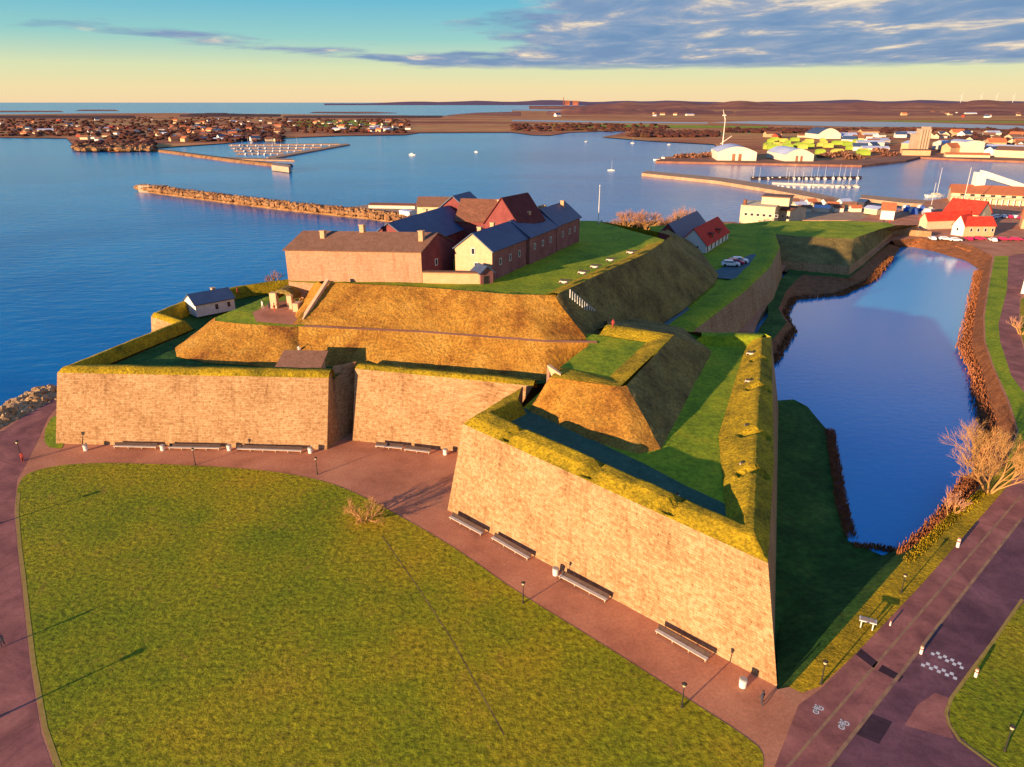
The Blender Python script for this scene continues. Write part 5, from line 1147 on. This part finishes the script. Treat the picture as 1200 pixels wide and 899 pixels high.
# ============================================================ BOATS
def make_sail():
    r = thing('sailing_boat', (0, 0, 0), 'sailing boat', 'boat')
    pr_ = [(-4.5, .9), (-4.2, 1.25), (0, 1.5), (3, .9), (4.9, 0)]
    top = [(x, y, 1.1) for x, y in pr_] + [(x, -y, 1.1) for x, y in pr_[-2::-1]]; bot = [(x * .85, y * .6, -.3) for x, y, z in top]; n = len(top)
    MB().add(top + bot, [tuple(range(n - 1, -1, -1)), tuple(range(n, 2 * n))] + [(i, (i + 1) % n, n + (i + 1) % n, n + i) for i in range(n)]).build('hull', 'white', r, local=True)
    MB().box(.3, 0, 1.1, 3.4, 1.7, .55, taper=.8).build('cabin', 'cream', r, local=True)
    MB().tube((.8, 0, 1.1), (.8, 0, 12), .11, .07, 5).build('mast', 'white', r, local=True); MB().tube((.8, 0, 2.3), (-3.4, 0, 2.3), .12, .10, 5).build('boom', 'blue', r, local=True)
    return r
def make_motor():
    r = thing('motor_boat', (0, 0, 0), 'motor boat', 'boat')
    pr_ = [(-3, 1.0), (0, 1.2), (2.2, .8), (3.4, 0)]; top = [(x, y, 1.0) for x, y in pr_] + [(x, -y, 1.0) for x, y in pr_[-2::-1]]; bot = [(x * .85, y * .6, -.3) for x, y, z in top]; n = len(top)
    MB().add(top + bot, [tuple(range(n - 1, -1, -1)), tuple(range(n, 2 * n))] + [(i, (i + 1) % n, n + (i + 1) % n, n + i) for i in range(n)]).build('hull', 'white', r, local=True)
    MB().box(-.2, 0, 1.0, 2.4, 1.6, .9, taper=.75).build('cabin', 'white', r, local=True); return r
sb = make_sail(); mo_ = make_motor(); usedb = set()
def boat(kind, p, lab, group, s=1.0, rz=0.0):
    b0 = sb if kind == 's' else mo_
    o = b0 if kind not in usedb else copy_tree(b0); usedb.add(kind)
    o.location = p; o.scale = (s, s, s); o.rotation_euler = (0, 0, rz); o['label'] = lab
    if group: o['group'] = group
for x, y, k, lab, s in ((483, 182, 'm', 'white motor boat alone in the middle of the bay', 1.4), (558, 178.5, 'm', 'tiny white boat far out right of the motor boat', .9), (687, 166.5, 'm', 'tiny boat moored near the spit', 1.0), (741, 168, 's', 'small sailing boat moored off the spit', .8), (784, 170, 'm', 'tiny boat close to the industrial shore', 1.0), (716, 200, 's', 'sailing boat with bare mast left of the stone pier', .8)):
    boat(k, at(x, y, SEA + .1), lab, 'boats out on the bay', s, rnd.uniform(-1, 1))
for row, (x0, x1, y, n) in enumerate(((884, 1005, 210, 17), (910, 1003, 219.5, 14))):
    for i in range(n):
        x = x0 + (x1 - x0) * i / (n - 1) + rnd.uniform(-2, 2)
        boat('s' if rnd.random() < .75 else 'm', at(x, y + rnd.uniform(-.4, .4), SEA + .1), 'moored boat in the ' + ['outer', 'inner'][row] + ' row of the guest harbour', 'boats in the ' + ['outer', 'inner'][row] + ' row of the guest harbour', rnd.uniform(.8, 1.15), R(80) + rnd.uniform(-.1, .1))
for row in range(4):
    y = 170.6 + row * 3.4; nb_ = 13 - row * 2
    for i in range(nb_):
        x = 272 + row * 3 + (124 - row * 24) * i / nb_
        boat('s' if rnd.random() < .3 else 'm', at(x, y + rnd.uniform(0, .6), SEA + .1), 'small boat in row ' + ['farthest back', 'second from the back', 'third from the back', 'nearest the front'][row] + ' of the far marina', 'boats of the far marina, ' + ['back', 'second', 'third', 'front'][row] + ' row', rnd.uniform(.7, 1.1), R(85) + rnd.uniform(-.2, .2))
boat('s', at(1095, 231, SEA + .1), 'large yacht with tall leaning mast in front of the marina halls', 'yachts by the marina halls', 1.7, R(10))
boat('s', at(1090, 247, SEA + 5.2), 'yacht on land with blue cover beside the orange roofed hut', 'yachts by the marina halls', 1.3, R(60))
boat('s', at(1129, 246, SEA + 4.2), 'yacht with tall mast behind the bright red roof', 'yachts by the marina halls', 2.0, R(90))
boat('m', at(1085, 253, SEA + 4.3), 'white motor boat standing on the quay near the red roofed houses', 'yachts by the marina halls', 2.2, R(70))
for i, x in enumerate((1060, 1068, 1077)):
    boat('m', at(x, 246 + (i % 2) * 3, SEA + 4.2), ['boat', 'second boat', 'third boat'][i] + ' from the left laid up on land beside the orange roofed hut', 'boats laid up on land', 1.5, R(70))
    c = MB(); q = at(x + 3, 247 + (i % 2) * 3, 0); c.box(0, 0, 0, 9, 4, 3, taper=.5); o = c.build('boat_cover', 'blue'); o.location = q; o.rotation_euler = (0, 0, R(65)); tag(o, ['blue tarpaulin covered boat', 'second blue tarpaulin covered boat', 'third blue tarpaulin covered boat'][i] + ' from the left near the orange roofed hut', 'covered boat', 'tarpaulin covered boats')
# ============================================================ TOWN HARBOUR AT THE RIGHT
cb_ = house('bath_house', 'cream bath house with a flat roof terrace and rows of windows', 'bath house', at(866, 262, -1), at(906, 265, -1), 24, 9.5, 10.2, 'cream', 'cream', wins=[('f', 3 + 3.1 * i, 5.2) for i in range(6)], wsize=(1.6, 1.3), over=.2)
MB().box(16, 13, 9.6, 14, 12, 4.2).build('upper_storey', 'cream', cb_, local=True); MB().box(16, 13, 13.8, 15, 13, .5).build('upper_roof', 'roof_grey', cb_, local=True)
MB().tube((1.5, 2, 9), (1.5, 2, 12.5), 1.1, .9, 8).build('turret', 'roof_rust', cb_, local=True)
house('bath_house', 'lower pale building joined on the right of the cream bath house', 'bath house', at(907, 260, -1), at(924, 262, -1), 20, 6.5, 8, 'cream', 'roof_rust', wins=[('f', 2 + 2.6 * i, 3.5) for i in range(3)])
deck('bath_jetty', [(860, 267), (930, 265), (1012, 262), (1012, 259), (930, 262), (862, 264)], -.8, 'plank', 'pale plank jetty round the bath house', 'jetty', th=1.0)
house('harbour_hut', 'square hut with a bright orange roof and white front on the harbour square', 'hut', at(1031, 257, 0), at(1047, 258, 0), 11, 5.0, 8.4, 'white', 'roof_orange', front='long')
house('harbour_house', 'large cream house with a long bright red roof', 'house', at(1103, 262, 0), at(1143, 267, 0), 15, 6.5, 12.5, 'cream', 'roof_red', wins=[('f', 3 + 3.2 * i, 3.8) for i in range(6)] + [('r', 7, 6)], wsize=(1.1, 1.5))
house('harbour_house', 'low pale house with a red roof left of the large red roofed one', 'house', at(1076, 267, 0), at(1085, 269, 0), 26, 4.5, 8, 'cream', 'roof_red', front='gable')
house('harbour_house', 'white gabled house with a red roof nearest the moat', 'house', at(1114, 275, 0), at(1128, 277, 0), 9, 5, 9.5, 'white', 'roof_red', front='gable', wins=[('f', 2.6, 3)])
house('harbour_house', 'yellowish house with a long red roof right of the white gable', 'house', at(1129, 277, 0), at(1164, 277, 0), 9, 5, 8.6, 'plaster', 'roof_red', wins=[('f', 3 + 3.4 * i, 3) for i in range(4)], wsize=(1.1, 1.5))
mh = house('marina_hall', 'long low marina hall with an orange roof and pale galleries', 'hall', at(1113, 237, 0), at(1290, 246, 0), 26, 6.0, 10, 'cream', 'roof_orange', over=.6)
for i in range(28): MB().box(3 + i * 3.1, -2.2, 0, .6, .6, 3.6).build('pillar', 'white', mh, local=True)
MB().box(44, -1.6, 3.6, 88, 4, .5).build('gallery', 'cream', mh, local=True)
for i in range(12): MB().box(6 + i * 5.5, -.08, 4.4, 2.4, .1, 1.2).build('window', 'glass', mh, local=True)
wa_ = thing('slanted_building', at(1138, 236, 0), 'white slanted triangular building rising above the orange marina roofs', 'building', rz=R(-6))
MB().add([(0, 0, 0), (6, 0, 0), (6, 0, 18), (0, 0, 18), (0, 5, 0), (6, 5, 0), (6, 5, 18), (0, 5, 18)], BF).build('tower', 'white', wa_, local=True)
MB().add([(4, -.5, 15), (4, 6, 15), (4, -.5, 19), (4, 6, 19), (36, -.5, 6), (36, 6, 6), (36, -.5, 9), (36, 6, 9)], [(0, 2, 6, 4), (1, 5, 7, 3), (2, 3, 7, 6), (0, 4, 5, 1), (4, 6, 7, 5), (0, 1, 3, 2)]).build('slanted_roof', 'white', wa_, local=True)
house('town_house', 'orange roofed house at the right edge of the harbour town', 'house', at(1196, 268, 0), at(1225, 270, 0), 12, 5, 9, 'plaster', 'roof_orange')
house('town_house', 'white house standing beside the footpath at the right edge', 'house', at(1196, 344, 0), at(1225, 348, 0), 10, 6, 9, 'white', 'roof_grey')
house('harbour_kiosk', 'pale low kiosk on the quay left of the orange roofed hut', 'kiosk', at(1012, 250, 0), at(1027, 252, 0), 7, 3, 4.2, 'cream', 'hroof')
house('harbour_kiosk', 'dark blue kiosk at the end of the pier', 'kiosk', at(1004, 243, 0), at(1012, 244, 0), 6, 3.4, 4.8, 'coat', 'roof_blue')
# cars and clutter on the harbour ground
for i in range(16):
    x = 1085 + i * 7 + rnd.uniform(-1, 1); y = 281.5 + rnd.uniform(-.5, 1.5) if i % 2 else 256 + rnd.uniform(-1, 1)
    if i % 2 == 0: x = 1150 + i * 3.2
    k = (cw1, cr1)[rnd.random() < .25]; o = copy_tree(k); o.location = at(x, y, .02); o.rotation_euler = (0, 0, R(rnd.choice((80, -10)))); o.scale = (1.2, 1.2, 1.2)
    c = 'white' if k is cw1 else 'magenta red'; where = 'in front of the red roofed houses' if i % 2 else 'on the ground behind the red roofed houses'
    o['label'] = c + ' car parked ' + where; o['group'] = c + ' cars ' + where

scatter_houses([(1000, 1055, 158, 178), (1090, 1200, 160, 180), (1150, 1200, 168, 183), (985, 1050, 160, 172), (900, 1000, 158, 166)], 46, 21, 'in the industrial harbour', [3, 3, 2, 2, 4, 2], 1.3)
scatter_houses([(1060, 1200, 156, 166)], 14, 22, 'on the flats behind the harbour', [3, 2, 1, 1, 2, 1], 1.3)
for i in range(12):
    x = 930 + i * 6.5; y = 240 + (i % 3) * 4
    k = tiny('jetty_hut', ['white', 'cream', 'hangar'][i % 3], ['roof_rust', 'hroof', 'roof_grey', 'roof_orange'][i % 4], 5 + (i * 7) % 4, 4, 2.4, 3.6); k.location = at(x, y, -.75 if y < 243 else -.7); k.rotation_euler = (0, 0, .4 * math.sin(i * 2.3))
    tag(k, ['white', 'cream', 'pale metal'][i % 3] + ' hut with ' + ['rusty', 'pale blue', 'brown', 'orange'][i % 4] + ' roof on the jetties beside the bath house', 'hut', 'small huts on the jetties')
deck('harbour_jetty', [(925, 246), (930, 236), (1008, 240), (1020, 252), (1010, 258), (930, 258)], -.8, 'plank', 'wide plank jetty full of small huts right of the bath house', 'jetty', th=1.2)
